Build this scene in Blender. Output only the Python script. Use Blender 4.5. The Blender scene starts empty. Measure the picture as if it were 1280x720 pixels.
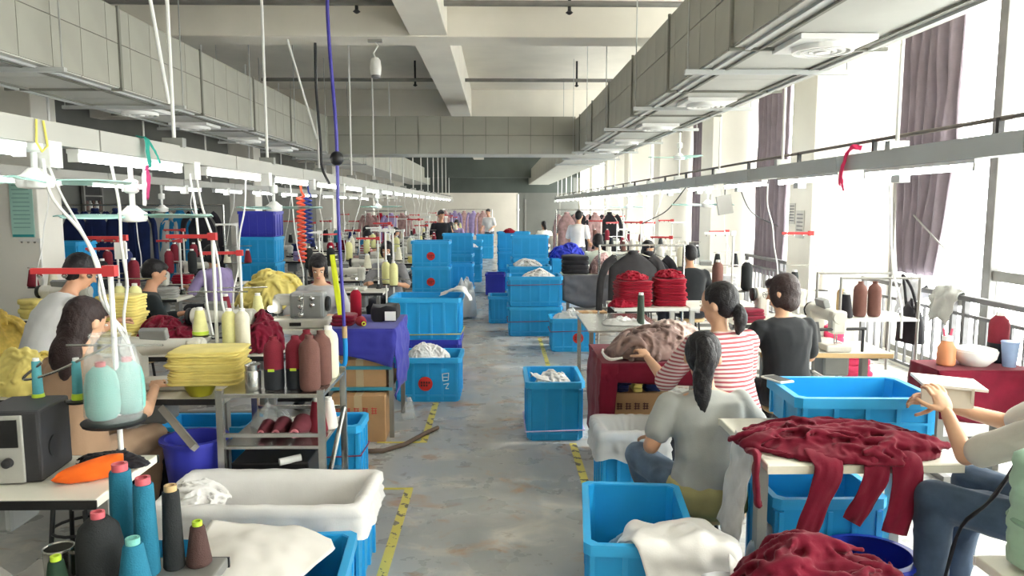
import bpy, math, random
from mathutils import Vector, Matrix, Euler, noise
R = math.radians
PI = math.pi
scene = bpy.context.scene
COL = scene.collection
random.seed(7)

# ------------------------------------------------------------------ camera
cam_d = bpy.data.cameras.new('camera')
cam_d.sensor_width = 36.0
cam_d.lens = 36.0 * 920.0 / 1280.0
cam_d.clip_start = 0.05
cam_d.clip_end = 200
cam = bpy.data.objects.new('camera', cam_d)
COL.objects.link(cam)
cam.location = (0, 0, 1.85)
cam.rotation_euler = (R(90 - 6.39), 0, R(-1.12))
scene.camera = cam

# ------------------------------------------------------------------ world, sun, exposure
wd = bpy.data.worlds.new('daylight')
scene.world = wd
wd.use_nodes = True
bgn = wd.node_tree.nodes['Background']
bgn.inputs[0].default_value = (1.0, 0.985, 0.95, 1)
bgn.inputs[1].default_value = 11.0
sun_d = bpy.data.lights.new('sun', 'SUN')
sun_d.energy = 2.5
sun_d.angle = R(3)
sun_d.color = (1, .95, .86)
sun = bpy.data.objects.new('sun', sun_d)
COL.objects.link(sun)
sun.rotation_euler = (0, R(52), R(2))
scene.view_settings.view_transform = 'Standard'
scene.view_settings.look = 'None'
scene.view_settings.gamma = 1
scene.view_settings.use_curve_mapping = False
scene.view_settings.exposure = 0.36

# ------------------------------------------------------------------ materials
def C(h):
    h = h.lstrip('#')
    return tuple(((c / 12.92) if c <= .04045 else ((c + .055) / 1.055) ** 2.4) for c in (int(h[i:i + 2], 16) / 255 for i in (0, 2, 4))) + (1,)
MATS = {}
def M(name, hexc, rough=.55, metal=0., var=.12, scale=6., bump=0., bscale=60., emit=0., spec=.4, sheen=0.):
    if name in MATS: return MATS[name]
    m = bpy.data.materials.new(name); m.use_nodes = True
    nt = m.node_tree; b = nt.nodes['Principled BSDF']
    c = C(hexc)
    b.inputs['Roughness'].default_value = rough
    b.inputs['Metallic'].default_value = metal
    b.inputs['Specular IOR Level'].default_value = spec
    if sheen: b.inputs['Sheen Weight'].default_value = sheen
    tc = nt.nodes.new('ShaderNodeTexCoord')
    if var:
        n = nt.nodes.new('ShaderNodeTexNoise'); n.inputs['Scale'].default_value = scale; n.inputs['Detail'].default_value = 4
        r = nt.nodes.new('ShaderNodeValToRGB')
        r.color_ramp.elements[0].position = .3; r.color_ramp.elements[1].position = .7
        r.color_ramp.elements[0].color = tuple(x * (1 - var) for x in c[:3]) + (1,)
        r.color_ramp.elements[1].color = tuple(min(1, x * (1 + var)) for x in c[:3]) + (1,)
        nt.links.new(tc.outputs['Object'], n.inputs['Vector']); nt.links.new(n.outputs['Fac'], r.inputs['Fac'])
        nt.links.new(r.outputs['Color'], b.inputs['Base Color'])
    else:
        b.inputs['Base Color'].default_value = c
    if bump:
        n2 = nt.nodes.new('ShaderNodeTexNoise'); n2.inputs['Scale'].default_value = bscale; n2.inputs['Detail'].default_value = 3
        bp = nt.nodes.new('ShaderNodeBump'); bp.inputs['Strength'].default_value = bump; bp.inputs['Distance'].default_value = .01
        nt.links.new(tc.outputs['Object'], n2.inputs['Vector']); nt.links.new(n2.outputs['Fac'], bp.inputs['Height'])
        nt.links.new(bp.outputs['Normal'], b.inputs['Normal'])
    if emit:
        b.inputs['Emission Color'].default_value = (1, 1, .97, 1); b.inputs['Emission Strength'].default_value = emit
    MATS[name] = m
    return m
def fabric(name, hexc, var=.14, scale=9):
    return M(name, hexc, .85, 0, var, scale, .08, 140, spec=.15, sheen=.12)
def clear_film(name, hexc, fac=.45, rough=.25):
    if name in MATS: return MATS[name]
    m = bpy.data.materials.new(name); m.use_nodes = True; nt = m.node_tree
    b = nt.nodes['Principled BSDF']; b.inputs['Base Color'].default_value = C(hexc); b.inputs['Roughness'].default_value = rough
    b.inputs['Specular IOR Level'].default_value = .7
    t = nt.nodes.new('ShaderNodeBsdfTransparent'); mx = nt.nodes.new('ShaderNodeMixShader')
    mx.inputs[0].default_value = fac
    nt.links.new(t.outputs[0], mx.inputs[1]); nt.links.new(b.outputs[0], mx.inputs[2])
    nt.links.new(mx.outputs[0], nt.nodes['Material Output'].inputs['Surface'])
    MATS[name] = m
    return m
def glass(name='window_glass'):
    if name in MATS: return MATS[name]
    m = bpy.data.materials.new(name); m.use_nodes = True; nt = m.node_tree
    nt.nodes.remove(nt.nodes['Principled BSDF'])
    t = nt.nodes.new('ShaderNodeBsdfTransparent'); t.inputs[0].default_value = (.95, .97, .96, 1)
    g = nt.nodes.new('ShaderNodeBsdfGlossy'); g.inputs['Roughness'].default_value = .02
    lw = nt.nodes.new('ShaderNodeLayerWeight'); lw.inputs[0].default_value = .5
    pw = nt.nodes.new('ShaderNodeMath'); pw.operation = 'POWER'; pw.inputs[1].default_value = 4.0
    f = nt.nodes.new('ShaderNodeMath'); f.operation = 'MULTIPLY_ADD'; f.inputs[1].default_value = .6; f.inputs[2].default_value = .04
    nt.links.new(lw.outputs['Facing'], pw.inputs[0]); nt.links.new(pw.outputs[0], f.inputs[0])
    mx = nt.nodes.new('ShaderNodeMixShader')
    nt.links.new(f.outputs[0], mx.inputs[0]); nt.links.new(t.outputs[0], mx.inputs[1]); nt.links.new(g.outputs[0], mx.inputs[2])
    nt.links.new(mx.outputs[0], nt.nodes['Material Output'].inputs['Surface'])
    MATS[name] = m
    return m
def floor_material():
    m = bpy.data.materials.new('worn_epoxy'); m.use_nodes = True; nt = m.node_tree; b = nt.nodes['Principled BSDF']
    L = nt.links.new
    tc = nt.nodes.new('ShaderNodeTexCoord')
    def nz(scale, det, rgh, dist=0., sx=1., sy=1., off=0.):
        mp = nt.nodes.new('ShaderNodeMapping'); mp.inputs['Scale'].default_value = (sx, sy, 1); mp.inputs['Location'].default_value = (off, off * .7, 0)
        n = nt.nodes.new('ShaderNodeTexNoise'); n.inputs['Scale'].default_value = scale; n.inputs['Detail'].default_value = det
        n.inputs['Roughness'].default_value = rgh; n.inputs['Distortion'].default_value = dist
        L(tc.outputs['Object'], mp.inputs['Vector']); L(mp.outputs[0], n.inputs['Vector'])
        return n
    def ramp(src, p0, p1):
        r = nt.nodes.new('ShaderNodeValToRGB'); r.color_ramp.elements[0].position = p0; r.color_ramp.elements[1].position = p1
        L(src, r.inputs['Fac']); return r.outputs['Color']
    def mix(fac, a, bcol):
        x = nt.nodes.new('ShaderNodeMix'); x.data_type = 'RGBA'
        L(fac, x.inputs[0])
        if isinstance(a, tuple): x.inputs[6].default_value = a
        else: L(a, x.inputs[6])
        if isinstance(bcol, tuple): x.inputs[7].default_value = bcol
        else: L(bcol, x.inputs[7])
        return x.outputs[2]
    base = mix(ramp(nz(1.1, 4, .55).outputs['Fac'], .35, .65), C('#a2a5a5'), C('#b2b2af'))
    pale = mix(ramp(nz(2.3, 6, .62, .6, 1, 1.25, 3).outputs['Fac'], .52, .66), base, C('#c9c5bc'))
    brown = mix(ramp(nz(2.7, 5, .6, .8, 1, 1.5, 11).outputs['Fac'], .56, .67), pale, C('#a98d75'))
    dark = mix(ramp(nz(4.5, 5, .6, .4, 1, 1.4, 23).outputs['Fac'], .62, .71), brown, C('#857a70'))
    L(dark, b.inputs['Base Color'])
    rr = nt.nodes.new('ShaderNodeMapRange'); rr.inputs[3].default_value = .16; rr.inputs[4].default_value = .42
    L(nz(3, 4, .6, 0, 1, 1, 5).outputs['Fac'], rr.inputs[0]); L(rr.outputs[0], b.inputs['Roughness'])
    b.inputs['Specular IOR Level'].default_value = .5
    return m
def striped(name, c0, c1, freq, axis=2, rough=.85, noise_amt=0., thr=.5):
    if name in MATS: return MATS[name]
    m = bpy.data.materials.new(name); m.use_nodes = True; nt = m.node_tree; b = nt.nodes['Principled BSDF']
    b.inputs['Roughness'].default_value = rough
    tc = nt.nodes.new('ShaderNodeTexCoord'); sp = nt.nodes.new('ShaderNodeSeparateXYZ')
    nt.links.new(tc.outputs['Object'], sp.inputs[0])
    mu = nt.nodes.new('ShaderNodeMath'); mu.operation = 'MULTIPLY'; mu.inputs[1].default_value = freq
    if axis == 3:
        ad = nt.nodes.new('ShaderNodeMath'); ad.operation = 'ADD'
        nt.links.new(sp.outputs[0], ad.inputs[0]); nt.links.new(sp.outputs[1], ad.inputs[1]); nt.links.new(ad.outputs[0], mu.inputs[0])
    else:
        nt.links.new(sp.outputs[axis], mu.inputs[0])
    fr = nt.nodes.new('ShaderNodeMath'); fr.operation = 'FRACT'; nt.links.new(mu.outputs[0], fr.inputs[0])
    gt = nt.nodes.new('ShaderNodeMath'); gt.operation = 'GREATER_THAN'; gt.inputs[1].default_value = thr; nt.links.new(fr.outputs[0], gt.inputs[0])
    fac = gt.outputs[0]
    if noise_amt:
        n = nt.nodes.new('ShaderNodeTexNoise'); n.inputs['Scale'].default_value = 14; n.inputs['Detail'].default_value = 5
        nt.links.new(tc.outputs['Object'], n.inputs['Vector'])
        g2 = nt.nodes.new('ShaderNodeMath'); g2.operation = 'GREATER_THAN'; g2.inputs[1].default_value = noise_amt; nt.links.new(n.outputs['Fac'], g2.inputs[0])
        ml = nt.nodes.new('ShaderNodeMath'); ml.operation = 'MULTIPLY'; nt.links.new(fac, ml.inputs[0]); nt.links.new(g2.outputs[0], ml.inputs[1]); fac = ml.outputs[0]
    mx = nt.nodes.new('ShaderNodeMix'); mx.data_type = 'RGBA'; mx.inputs[6].default_value = C(c0); mx.inputs[7].default_value = C(c1)
    nt.links.new(fac, mx.inputs[0]); nt.links.new(mx.outputs[2], b.inputs['Base Color'])
    MATS[name] = m
    return m

white_paint = M('white_paint', '#e2dfd6', .6, 0, .05, 2)
wall_white = M('wall_white', '#e6e3da', .7, 0, .05, 1.2)
wall_grey = M('wall_grey', '#70716d', .75, 0, .08, 1.5)
far_shade = M('shaded_bulkhead_green', '#4b524e', .7, 0, .1, 1.5)  # shade of the unlit far ceiling, put into the colour
concrete = M('ceiling_plaster', '#e6e1d6', .8, 0, .06, 1.5)
duct_m = M('duct_board', '#9d9c92', .55, 0, .07, 2.2)
duct_seam = M('duct_seam', '#7a7a71', .6, 0, .1, 5)
duct_under = M('duct_underside', '#b9bab3', .5, 0, .07, 2.2)
galv = M('galvanised_steel', '#aeb0ae', .35, .75, .12, 6)
steel = M('stainless_steel', '#b9b9b5', .25, .9, .1, 8)
frame_grey = M('frame_grey', '#8c8b87', .45, .3, .08, 5)
dark_metal = M('dark_metal', '#3a3a3b', .45, .5, .1, 8)
black_plastic = M('black_plastic', '#1c1c1e', .45, 0, .1, 10)
crate_blue = M('crate_blue', '#26a0e0', .38, 0, .07, 4)
crate_rib = M('crate_blue_rib', '#34abe8', .36, 0, .07, 4)
tub_blue = M('tub_ultramarine', '#3a3fb0', .35, 0, .06, 4)
red_label = M('red_label', '#c9302c', .5, 0, .05)
red_plastic = M('red_plastic', '#c33b3d', .4, 0, .06)
dark_ink = M('dark_ink', '#4d2a28', .7, 0, 0)
white_plastic = M('white_plastic', '#e9e9e6', .4, 0, .04)
trunk_white = M('trunk_enamel', '#adaca6', .4, 0, .04, 3)
trunk_grey = M('trunk_grey', '#b7bab9', .4, .2, .05, 3)
tube_light = M('tube_light', '#ffffff', .4, 0, 0, emit=16)
lamp_led = M('needle_lamp', '#ffffff', .4, 0, 0, emit=14)
machine_m = M('machine_enamel', '#c6c4bb', .35, 0, .05, 8)
machine_grey = M('machine_grey', '#8d8f8e', .35, .2, .06, 8)
table_top_m = M('table_laminate', '#dcd9cc', .4, 0, .05, 5)
wood_edge = M('pale_wood', '#c9ab7c', .5, 0, .12, 7)
carton = M('cardboard', '#b08a62', .8, 0, .1, 6)
carton_tape = M('packing_tape', '#b8a27f', .35, 0, .05, 6)
skin = M('skin', '#c99778', .5, 0, .05, 10)
skin2 = M('skin_fair', '#d8ab8c', .5, 0, .05, 10)
hair_m = M('black_hair', '#19161a', .5, 0, .25, 30, .5, 120)
hair_b = M('dark_brown_hair', '#2e2020', .5, 0, .25, 30, .5, 120)
denim = fabric('denim', '#5b6c80', .2, 12)
denim_dark = fabric('denim_dark', '#3d4c60', .25, 10)
trouser_dark = fabric('trouser_dark', '#2c2d33')
yellow_f = fabric('yellow_cloth', '#e5d47e', .12, 7)
maroon_f = fabric('maroon_cloth', '#6e1329', .18, 8)
red_f = fabric('red_cloth', '#96122a', .15, 8)
white_f = fabric('white_cloth', '#e4e2e0', .05, 7)
white_f2 = fabric('white_lining', '#d6d6dc', .05, 7)
brown_f = fabric('taupe_cloth', '#86706a', .25, 10)
pink_f = fabric('dusty_pink_cloth', '#b08f8d', .3, 12)
black_f = fabric('black_cloth', '#26252a', .2, 9)
charcoal_f = fabric('charcoal_cloth', '#39383a', .2, 9)
purple_f = fabric('violet_blue_cloth', '#3b3d9a', .12, 5)
navy_f = fabric('navy_cloth', '#1f2c57', .2, 5)
teal_f = fabric('blue_tarp', '#1f6f9e', .15, 3)
royal_f = fabric('royal_blue_cloth', '#3440b4', .2, 12)
curtain_m = fabric('curtain_mauve_grey', '#8a7f88', .1, 5)
green_f = fabric('mint_green_cloth', '#9fc0a9', .08, 6)
grey_f = fabric('grey_cloth', '#a9a9a5', .08, 6)
lilac_f = fabric('lilac_cloth', '#9a8bb8', .15, 9)
film = clear_film('clear_film', '#dfe3e4', .3, .2)
film_d = clear_film('milky_film', '#e2e2e0', .7, .3)
cable_w = M('white_cable', '#e6e6e3', .45, 0, 0)
cable_b = M('black_cable', '#242428', .5, 0, 0)
hose_m = M('violet_hose', '#3d3798', .35, 0, 0)

# ------------------------------------------------------------------ mesh tools
def perp(d):
    d = d.normalized()
    a = Vector((0, 0, 1)) if abs(d.z) < .9 else Vector((1, 0, 0))
    u = d.cross(a).normalized(); v = u.cross(d).normalized()
    return u, v
class MB:
    def __init__(s): s.v = []; s.f = []
    def add(s, vs, fs):
        o = len(s.v); s.v += [tuple(x) for x in vs]; s.f += [tuple(i + o for i in f) for f in fs]; return s
    def box(s, c, d, rot=None):
        hx, hy, hz = d[0] / 2, d[1] / 2, d[2] / 2; c = Vector(c)
        vs = [Vector((x, y, z)) for x in (-hx, hx) for y in (-hy, hy) for z in (-hz, hz)]
        if rot is not None:
            m = rot if isinstance(rot, Matrix) else Euler(rot).to_matrix()
            vs = [m @ v for v in vs]
        return s.add([c + v for v in vs], [(0, 1, 3, 2), (4, 6, 7, 5), (0, 4, 5, 1), (2, 3, 7, 6), (0, 2, 6, 4), (1, 5, 7, 3)])
    def box2(s, a, b):
        return s.box([(a[i] + b[i]) / 2 for i in range(3)], [abs(b[i] - a[i]) for i in range(3)])
    def rings(s, rs, cap=True, close=False):
        n = len(rs[0]); o = len(s.v)
        for r in rs: s.v += [tuple(p) for p in r]
        k = len(rs)
        for i in range(k if close else k - 1):
            a = o + i * n; b = o + ((i + 1) % k) * n
            for j in range(n):
                j2 = (j + 1) % n
                s.f.append((a + j, a + j2, b + j2, b + j))
        if cap and not close:
            s.f.append(tuple(o + j for j in reversed(range(n))))
            s.f.append(tuple(o + (k - 1) * n + j for j in range(n)))
        return s
    def cyl(s, p0, p1, r0, r1=None, n=12):
        p0 = Vector(p0); p1 = Vector(p1); r1 = r0 if r1 is None else r1
        u, v = perp(p1 - p0)
        return s.rings([[p + r * (math.cos(2 * PI * j / n) * u + math.sin(2 * PI * j / n) * v) for j in range(n)] for p, r in ((p0, r0), (p1, r1))])
    def lathe(s, prof, c=(0, 0, 0), n=16, axis=(0, 0, 1)):
        d = Vector(axis).normalized(); u, v = perp(d); c = Vector(c)
        return s.rings([[c + d * z + r * (math.cos(2 * PI * j / n) * u + math.sin(2 * PI * j / n) * v) for j in range(n)] for r, z in prof])
    def tube(s, pts, r, n=6):
        pts = [Vector(p) for p in pts]; rs = []
        t = (pts[1] - pts[0]).normalized(); u, v = perp(t)
        for i, p in enumerate(pts):
            t = (pts[min(i + 1, len(pts) - 1)] - pts[max(i - 1, 0)]).normalized()
            u = (u - t * u.dot(t)).normalized(); v = t.cross(u)
            rr = r[i] if isinstance(r, (list, tuple)) else r
            rs.append([p + rr * (math.cos(2 * PI * j / n) * u + math.sin(2 * PI * j / n) * v) for j in range(n)])
        return s.rings(rs)
    def capsule(s, p0, r0, p1, r1, n=14):
        p0 = Vector(p0); p1 = Vector(p1); d = (p1 - p0).normalized() if (p1 - p0).length > 1e-6 else Vector((0, 0, 1))
        u, v = perp(d); rs = []
        for k in range(1, 6):
            a = -PI / 2 + k * PI / 2 / 5; rs.append((p0 + d * r0 * math.sin(a), r0 * math.cos(a)))
        for k in range(0, 5):
            a = k * PI / 2 / 5; rs.append((p1 + d * r1 * math.sin(a), r1 * math.cos(a)))
        return s.rings([[p + r * (math.cos(2 * PI * j / n) * u + math.sin(2 * PI * j / n) * v) for j in range(n)] for p, r in rs])
    def ell(s, c, r, mat=None, n=16, m=10):
        c = Vector(c); rs = []
        for k in range(1, m):
            a = -PI / 2 + PI * k / m
            ring = [Vector((r[0] * math.cos(a) * math.cos(2 * PI * j / n), r[1] * math.cos(a) * math.sin(2 * PI * j / n), r[2] * math.sin(a))) for j in range(n)]
            if mat is not None: ring = [mat @ p for p in ring]
            rs.append([c + p for p in ring])
        return s.rings(rs)
    def mesh(s, name, smooth=True, ang=38):
        me = bpy.data.meshes.new(name); me.from_pydata(s.v, [], s.f); me.update()
        if smooth:
            me.shade_smooth(); me.set_sharp_from_angle(angle=R(ang))
        return me
def O(name, data, mat=None, parent=None, loc=(0, 0, 0), rot=(0, 0, 0), bevel=0, smooth=True, ang=38, scale=None):
    me = data.mesh(name, smooth, ang) if isinstance(data, MB) else data
    if mat is not None and not me.materials: me.materials.append(mat)
    o = bpy.data.objects.new(name, me); COL.objects.link(o)
    if mat is not None and me.materials[0] is not mat:
        o.material_slots[0].link = 'OBJECT'; o.material_slots[0].material = mat
    o.location = loc; o.rotation_euler = rot
    if scale: o.scale = scale if isinstance(scale, (tuple, list)) else (scale,) * 3
    if parent is not None: o.parent = parent
    if bevel:
        b = o.modifiers.new('bevel', 'BEVEL'); b.width = bevel; b.segments = 2; b.limit_method = 'ANGLE'
    return o
def tag(o, label, cat, group=None):
    o['label'] = label; o['category'] = cat
    if group: o['group'] = group
    return o
def thing(name, label, cat, loc=(0, 0, 0), rz=0, group=None):
    o = bpy.data.objects.new(name, None); COL.objects.link(o); o.empty_display_size = .1
    o.location = loc; o.rotation_euler = (0, 0, rz)
    return tag(o, label, cat, group)
def struct(o): o['kind'] = 'structure'; return o
CACHE = {}
def cached(key, fn):
    if key not in CACHE: CACHE[key] = fn()
    return CACHE[key]
def boxm(d, name='box'):
    return cached(('box', d), lambda: MB().box((0, 0, 0), d).mesh(name, False))
def dup(root, loc, rz=None, label=None, group=None):
    r = root.copy(); COL.objects.link(r); r.location = loc
    if rz is not None: r.rotation_euler = (0, 0, rz)
    if label: r['label'] = label
    if group: r['group'] = group
    for ch in list(root.children):
        c = ch.copy(); COL.objects.link(c); c.parent = r
        for g in list(ch.children):
            d = g.copy(); COL.objects.link(d); d.parent = c
    return r
def cr(p0, p1, p2, p3, t):
    return .5 * ((2 * p1) + (p2 - p0) * t + (2 * p0 - 5 * p1 + 4 * p2 - p3) * t * t + (3 * p1 - p0 - 3 * p2 + p3) * t ** 3)
def spline(pts, n):
    pts = [Vector(p) for p in pts]; k = len(pts); out = []
    for i in range(n + 1):
        x = i / n * (k - 1); a = min(int(x), k - 2); t = x - a
        p1 = pts[a]; p2 = pts[a + 1]
        p0 = pts[a - 1] if a > 0 else p1 * 2 - p2
        p3 = pts[a + 2] if a + 2 < k else p2 * 2 - p1
        out.append(cr(p0, p1, p2, p3, t))
    return out
def nz(x, y, z): return noise.noise(Vector((x, y, z)))

def sheet(name, rows, mat, nu=24, nv=24, amp=.008, freq=9, seed=0, thick=.006, parent=None, ridged=True):
    """cloth through a grid of control points"""
    cols = [spline(r, nu) for r in rows]
    g = list(zip(*cols)); g = [spline(c, nv) for c in g]
    vs = []
    for i in range(nu + 1):
        for j in range(nv + 1):
            p = g[i][j]
            a = g[min(i + 1, nu)][j] - g[max(i - 1, 0)][j]; b = g[i][min(j + 1, nv)] - g[i][max(j - 1, 0)]
            nrm = a.cross(b); nrm = nrm.normalized() if nrm.length > 1e-9 else Vector((0, 0, 1))
            w = nz(p.x * freq * .4 + seed, p.y * freq * .4, p.z * freq * .4) * .9
            h = nz(p.x * freq + seed * 3.1 + w, p.y * freq + w, p.z * freq)
            if ridged: h = 1 - 2 * abs(h) - .5
            h += .4 * nz(p.x * freq * 2.3 + seed, p.y * freq * 2.3, p.z * freq * 2.3)
            vs.append(p + nrm * amp * h)
    fs = [(i * (nv + 1) + j, (i + 1) * (nv + 1) + j, (i + 1) * (nv + 1) + j + 1, i * (nv + 1) + j + 1) for i in range(nu) for j in range(nv)]
    o = O(name, MB().add(vs, fs), mat, parent, ang=80)
    sd = o.modifiers.new('thickness', 'SOLIDIFY'); sd.thickness = thick; sd.offset = 0
    return o
def heap_mesh(rx, ry, h, seed, nr=22, nt=56, fold=.32, freq=3.2, power=2.0, edge=.16, stretch=1.7):
    vs = []; fs = []
    ang = (seed * 1.37) % PI
    for i in range(nr + 1):
        rho = i / nr
        for j in range(nt):
            a = 2 * PI * j / nt
            er = 1 + edge * nz(math.cos(a) * 1.6 + seed, math.sin(a) * 1.6, seed * .7) * 1.6 + edge * .5 * nz(math.cos(a) * 5 + seed, math.sin(a) * 5, 2.2)
            x = rho * er * math.cos(a); y = rho * er * math.sin(a)
            base = max(0, 1 - rho ** power) ** .7
            xr = x * math.cos(ang) + y * math.sin(ang); yr = -x * math.sin(ang) + y * math.cos(ang)
            w = .42 * nz(x * 1.5 + seed, y * 1.5, 5.1) + .16 * nz(x * 3.6, y * 3.6 + seed, 8.1)
            w2 = .42 * nz(x * 1.4 + seed, y * 1.4, 15.1) + .16 * nz(x * 3.9, y * 3.9 + seed, 18.1)
            f1 = abs(math.sin(freq * 2.1 * (yr + w)))
            f2 = abs(math.sin(freq * 1.9 * (xr * .8 + yr * .5 + w2) + seed))
            k = min(1, max(0, .5 + 1.6 * nz(x * 1.9 + seed, y * 1.9, 31.)))
            f1, f2 = f1 * k + f2 * (1 - k), abs(math.sin(freq * 4.1 * (xr - yr * .3 + w2 * 1.4)))
            f3 = nz(x * 2.1 + seed * 5, y * 2.1, 1.3)
            fade = min(1, (1 - rho) * 3.5 + .12)
            z = h * base * (.82 + .3 * f3) + min(h * fold, .045 + .1 * h) * fade * (.75 * (f1 - .5) + .25 * (f2 - .5)) + (.022 + .05 * h) * fade * (1.6 * abs(nz(x * 4.5 + w * 3 + seed, y * 4.5 + w2 * 3, 3.)) - .35)
            dx = .06 * nz(x * 5 + seed, y * 5, 7.7); dy = .06 * nz(x * 5, y * 5 + seed, 3.3)
            vs.append(((x + dx) * rx, (y + dy) * ry, max(z, .004 if i < nr else 0)))
    for i in range(nr):
        for j in range(nt):
            j2 = (j + 1) % nt
            fs.append((i * nt + j, (i + 1) * nt + j, (i + 1) * nt + j2, i * nt + j2))
    fs.append(tuple(nr * nt + j for j in reversed(range(nt))))
    return MB().add(vs, fs)
TMP = bpy.data.scenes.new('workbench')
tmp_o = bpy.data.objects.new('temporary', bpy.data.meshes.new('temporary')); TMP.collection.objects.link(tmp_o)
tmp_r = tmp_o.modifiers.new('r', 'REMESH'); tmp_r.mode = 'VOXEL'
tmp_s = tmp_o.modifiers.new('s', 'SMOOTH'); tmp_s.factor = .5
USED = []
def fuse(mb, voxel, it=4, name='body', wr=0., wf=12., seed=0):
    me = mb.mesh(name, False); tmp_o.data = me; USED.append(me)
    tmp_r.voxel_size = voxel; tmp_s.iterations = it
    with bpy.context.temp_override(scene=TMP, view_layer=TMP.view_layers[0]):
        dg = bpy.context.evaluated_depsgraph_get(); dg.update()
        out = bpy.data.meshes.new_from_object(tmp_o.evaluated_get(dg))
    out.name = name
    if wr:
        data = [(v.co.copy(), n.vector.copy()) for v, n in zip(out.vertices, out.vertex_normals)]
        flat = []
        for p, n in data:
            w = nz(p.x * wf * .5 + seed, p.y * wf * .5, p.z * wf * .5)
            a = 1 - 2 * abs(nz(p.x * wf + w + seed, p.y * wf, p.z * wf * .7 + w)) - .5
            flat.extend(p + n * wr * a)
        out.vertices.foreach_set('co', flat); out.update()
    out.shade_smooth()
    return out
def crumple_mesh(rx, ry, h, seed, density=1., power=2.0):
    """pile of crumpled cloth: a low dome with many soft folds lying over each other"""
    rnd = random.Random(seed * 31 + 5); mb = MB(); base = min(rx, ry)
    def dome(x, y):
        q = min(1., math.sqrt(x * x + y * y))
        return h * .9 * max(0., 1 - q ** power) ** .75 * (.85 + .3 * nz(x * 1.6 + seed, y * 1.6, 2.))
    n = 40; rs = []
    for k in range(12):
        q = 1 - k / 12 * .98; er = q * .9
        rs.append([(er * rx * math.cos(a) * (1 + .14 * nz(math.cos(a) * 1.5 + seed, math.sin(a) * 1.5, 4)), er * ry * math.sin(a) * (1 + .14 * nz(math.cos(a) * 1.5 + seed, math.sin(a) * 1.5, 4)), max(.004, dome(er * math.cos(a), er * math.sin(a)))) for a in [2 * PI * j / n for j in range(n)]])
    mb.rings([[(x, y, 0) for x, y, z in rs[0]]] + rs)
    for k in range(int(46 * density)):
        x, y = 2., 2.
        while x * x + y * y > .8: x, y = rnd.uniform(-1, 1), rnd.uniform(-1, 1)
        a = rnd.uniform(0, 2 * PI); turn_ = rnd.uniform(-.5, .5); step = rnd.uniform(.1, .17); pts = []
        lift = base * rnd.uniform(-.02, .15)
        for q in range(7):
            pts.append((x * rx, y * ry, max(.006, dome(x, y) + lift + base * .03)))
            x += step * math.cos(a); y += step * math.sin(a); a += turn_
            d = math.hypot(x, y)
            if d > 1: x, y = x / d, y / d
        r0 = base * rnd.uniform(.045, .09)
        pp = spline(pts, 14)
        mb.tube(pp, [r0 * (.45 + .55 * math.sin(PI * min(1, max(.02, f / 14)))) for f in range(15)], 8)
    me = fuse(mb, max(.006, base * .036), 2, 'crumpled_cloth', base * .03, 4.5 / base, seed)
    co = [0.] * (3 * len(me.vertices)); me.vertices.foreach_get('co', co)
    for q in range(2, len(co), 3): co[q] = max(co[q], 0.)
    me.vertices.foreach_set('co', co); me.update()
    return me
def heap(name, label, cat, loc, rx, ry, h, mat, seed=1, rz=0, group=None, parent=None, **k):
    if 'film' in mat.name:
        o = O(name, heap_mesh(rx, ry, h, seed, **k), mat, parent, loc, (0, 0, rz), ang=180)
        sm = o.modifiers.new('soften', 'SMOOTH'); sm.factor = .5; sm.iterations = 3
    else:
        o = O(name, crumple_mesh(rx, ry, h, seed, power=k.get('power', 2.0)), mat, parent, loc, (0, 0, rz))
    if parent is None: tag(o, label, cat, group)
    return o
def fold_layer(w, d, t, seed, n=28):
    """one folded piece: soft rounded slab, wavy edge"""
    rs = []
    for k, (s, z) in enumerate(((.90, 0), (.985, .18), (1, .5), (.985, .82), (.90, 1))):
        ring = []
        for j in range(n):
            a = 2 * PI * j / n; c, si = math.cos(a), math.sin(a)
            p = 9
            rr = (abs(c) ** p + abs(si) ** p) ** (-1 / p)
            wob = 1 + .035 * nz(c * 2.2 + seed, si * 2.2, seed * 1.7)
            zz = z * t + .25 * t * nz(c * 1.5 + seed * 2, si * 1.5, 4)
            ring.append((c * rr * w / 2 * s * wob, si * rr * d / 2 * s * wob, zz))
        rs.append(ring)
    return MB().rings(rs)
def folded_stack(name, label, cat, loc, w, d, h, n, mat, rz=0, seed=1, group=None, mat2=None):
    t = thing(name, label, cat, loc, rz, group)
    th = h / n
    for i in range(n):
        O('folded_piece', cached(('fold', w, d, round(th, 4), (i + seed) % 3), lambda: fold_layer(w, d, th * 1.12, (i + seed) % 3 + .3).mesh('folded_piece', True, 60)), mat2 if (mat2 and i % 2) else mat, t,
          (random.uniform(-.012, .012), random.uniform(-.012, .012), i * th), (0, 0, random.uniform(-.04, .04)))
    return t

# ================================================================== THE SETTING
XL, XR, YB, YF = -8.6, 4.65, -4.5, 40.0
ZC = 4.3
struct(O('floor', MB().box2((XL - .2, YB - .2, -.12), (XR + .2, YF + .2, 0)), floor_material(), smooth=False))
ceil = struct(O('ceiling', MB().box2((XL - .2, YB - .2, ZC), (XR + .2, YF + .2, ZC + .2)), concrete, smooth=False))
for y in (.1, 8.4, 16.0, 24.0, 32.0):
    O('beam', MB().box2((XL, y, 3.7), (XR, y + .45, ZC)), concrete, ceil, bevel=.01, smooth=False)
for x in (-.97, -6.15):
    O('beam', MB().box2((x, YB, 3.72), (x + .42, YF, ZC)), concrete, ceil, bevel=.01, smooth=False)
struct(O('wall_left', MB().box2((XL - .2, YB, 0), (XL, YF, ZC)), wall_grey, smooth=False))
struct(O('wall_back', MB().box2((XL, YF, 0), (XR, YF + .2, ZC)), wall_white, smooth=False))
struct(O('wall_front', MB().box2((XL, YB - .2, 0), (XR, YB, ZC)), wall_white, smooth=False))
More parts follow.
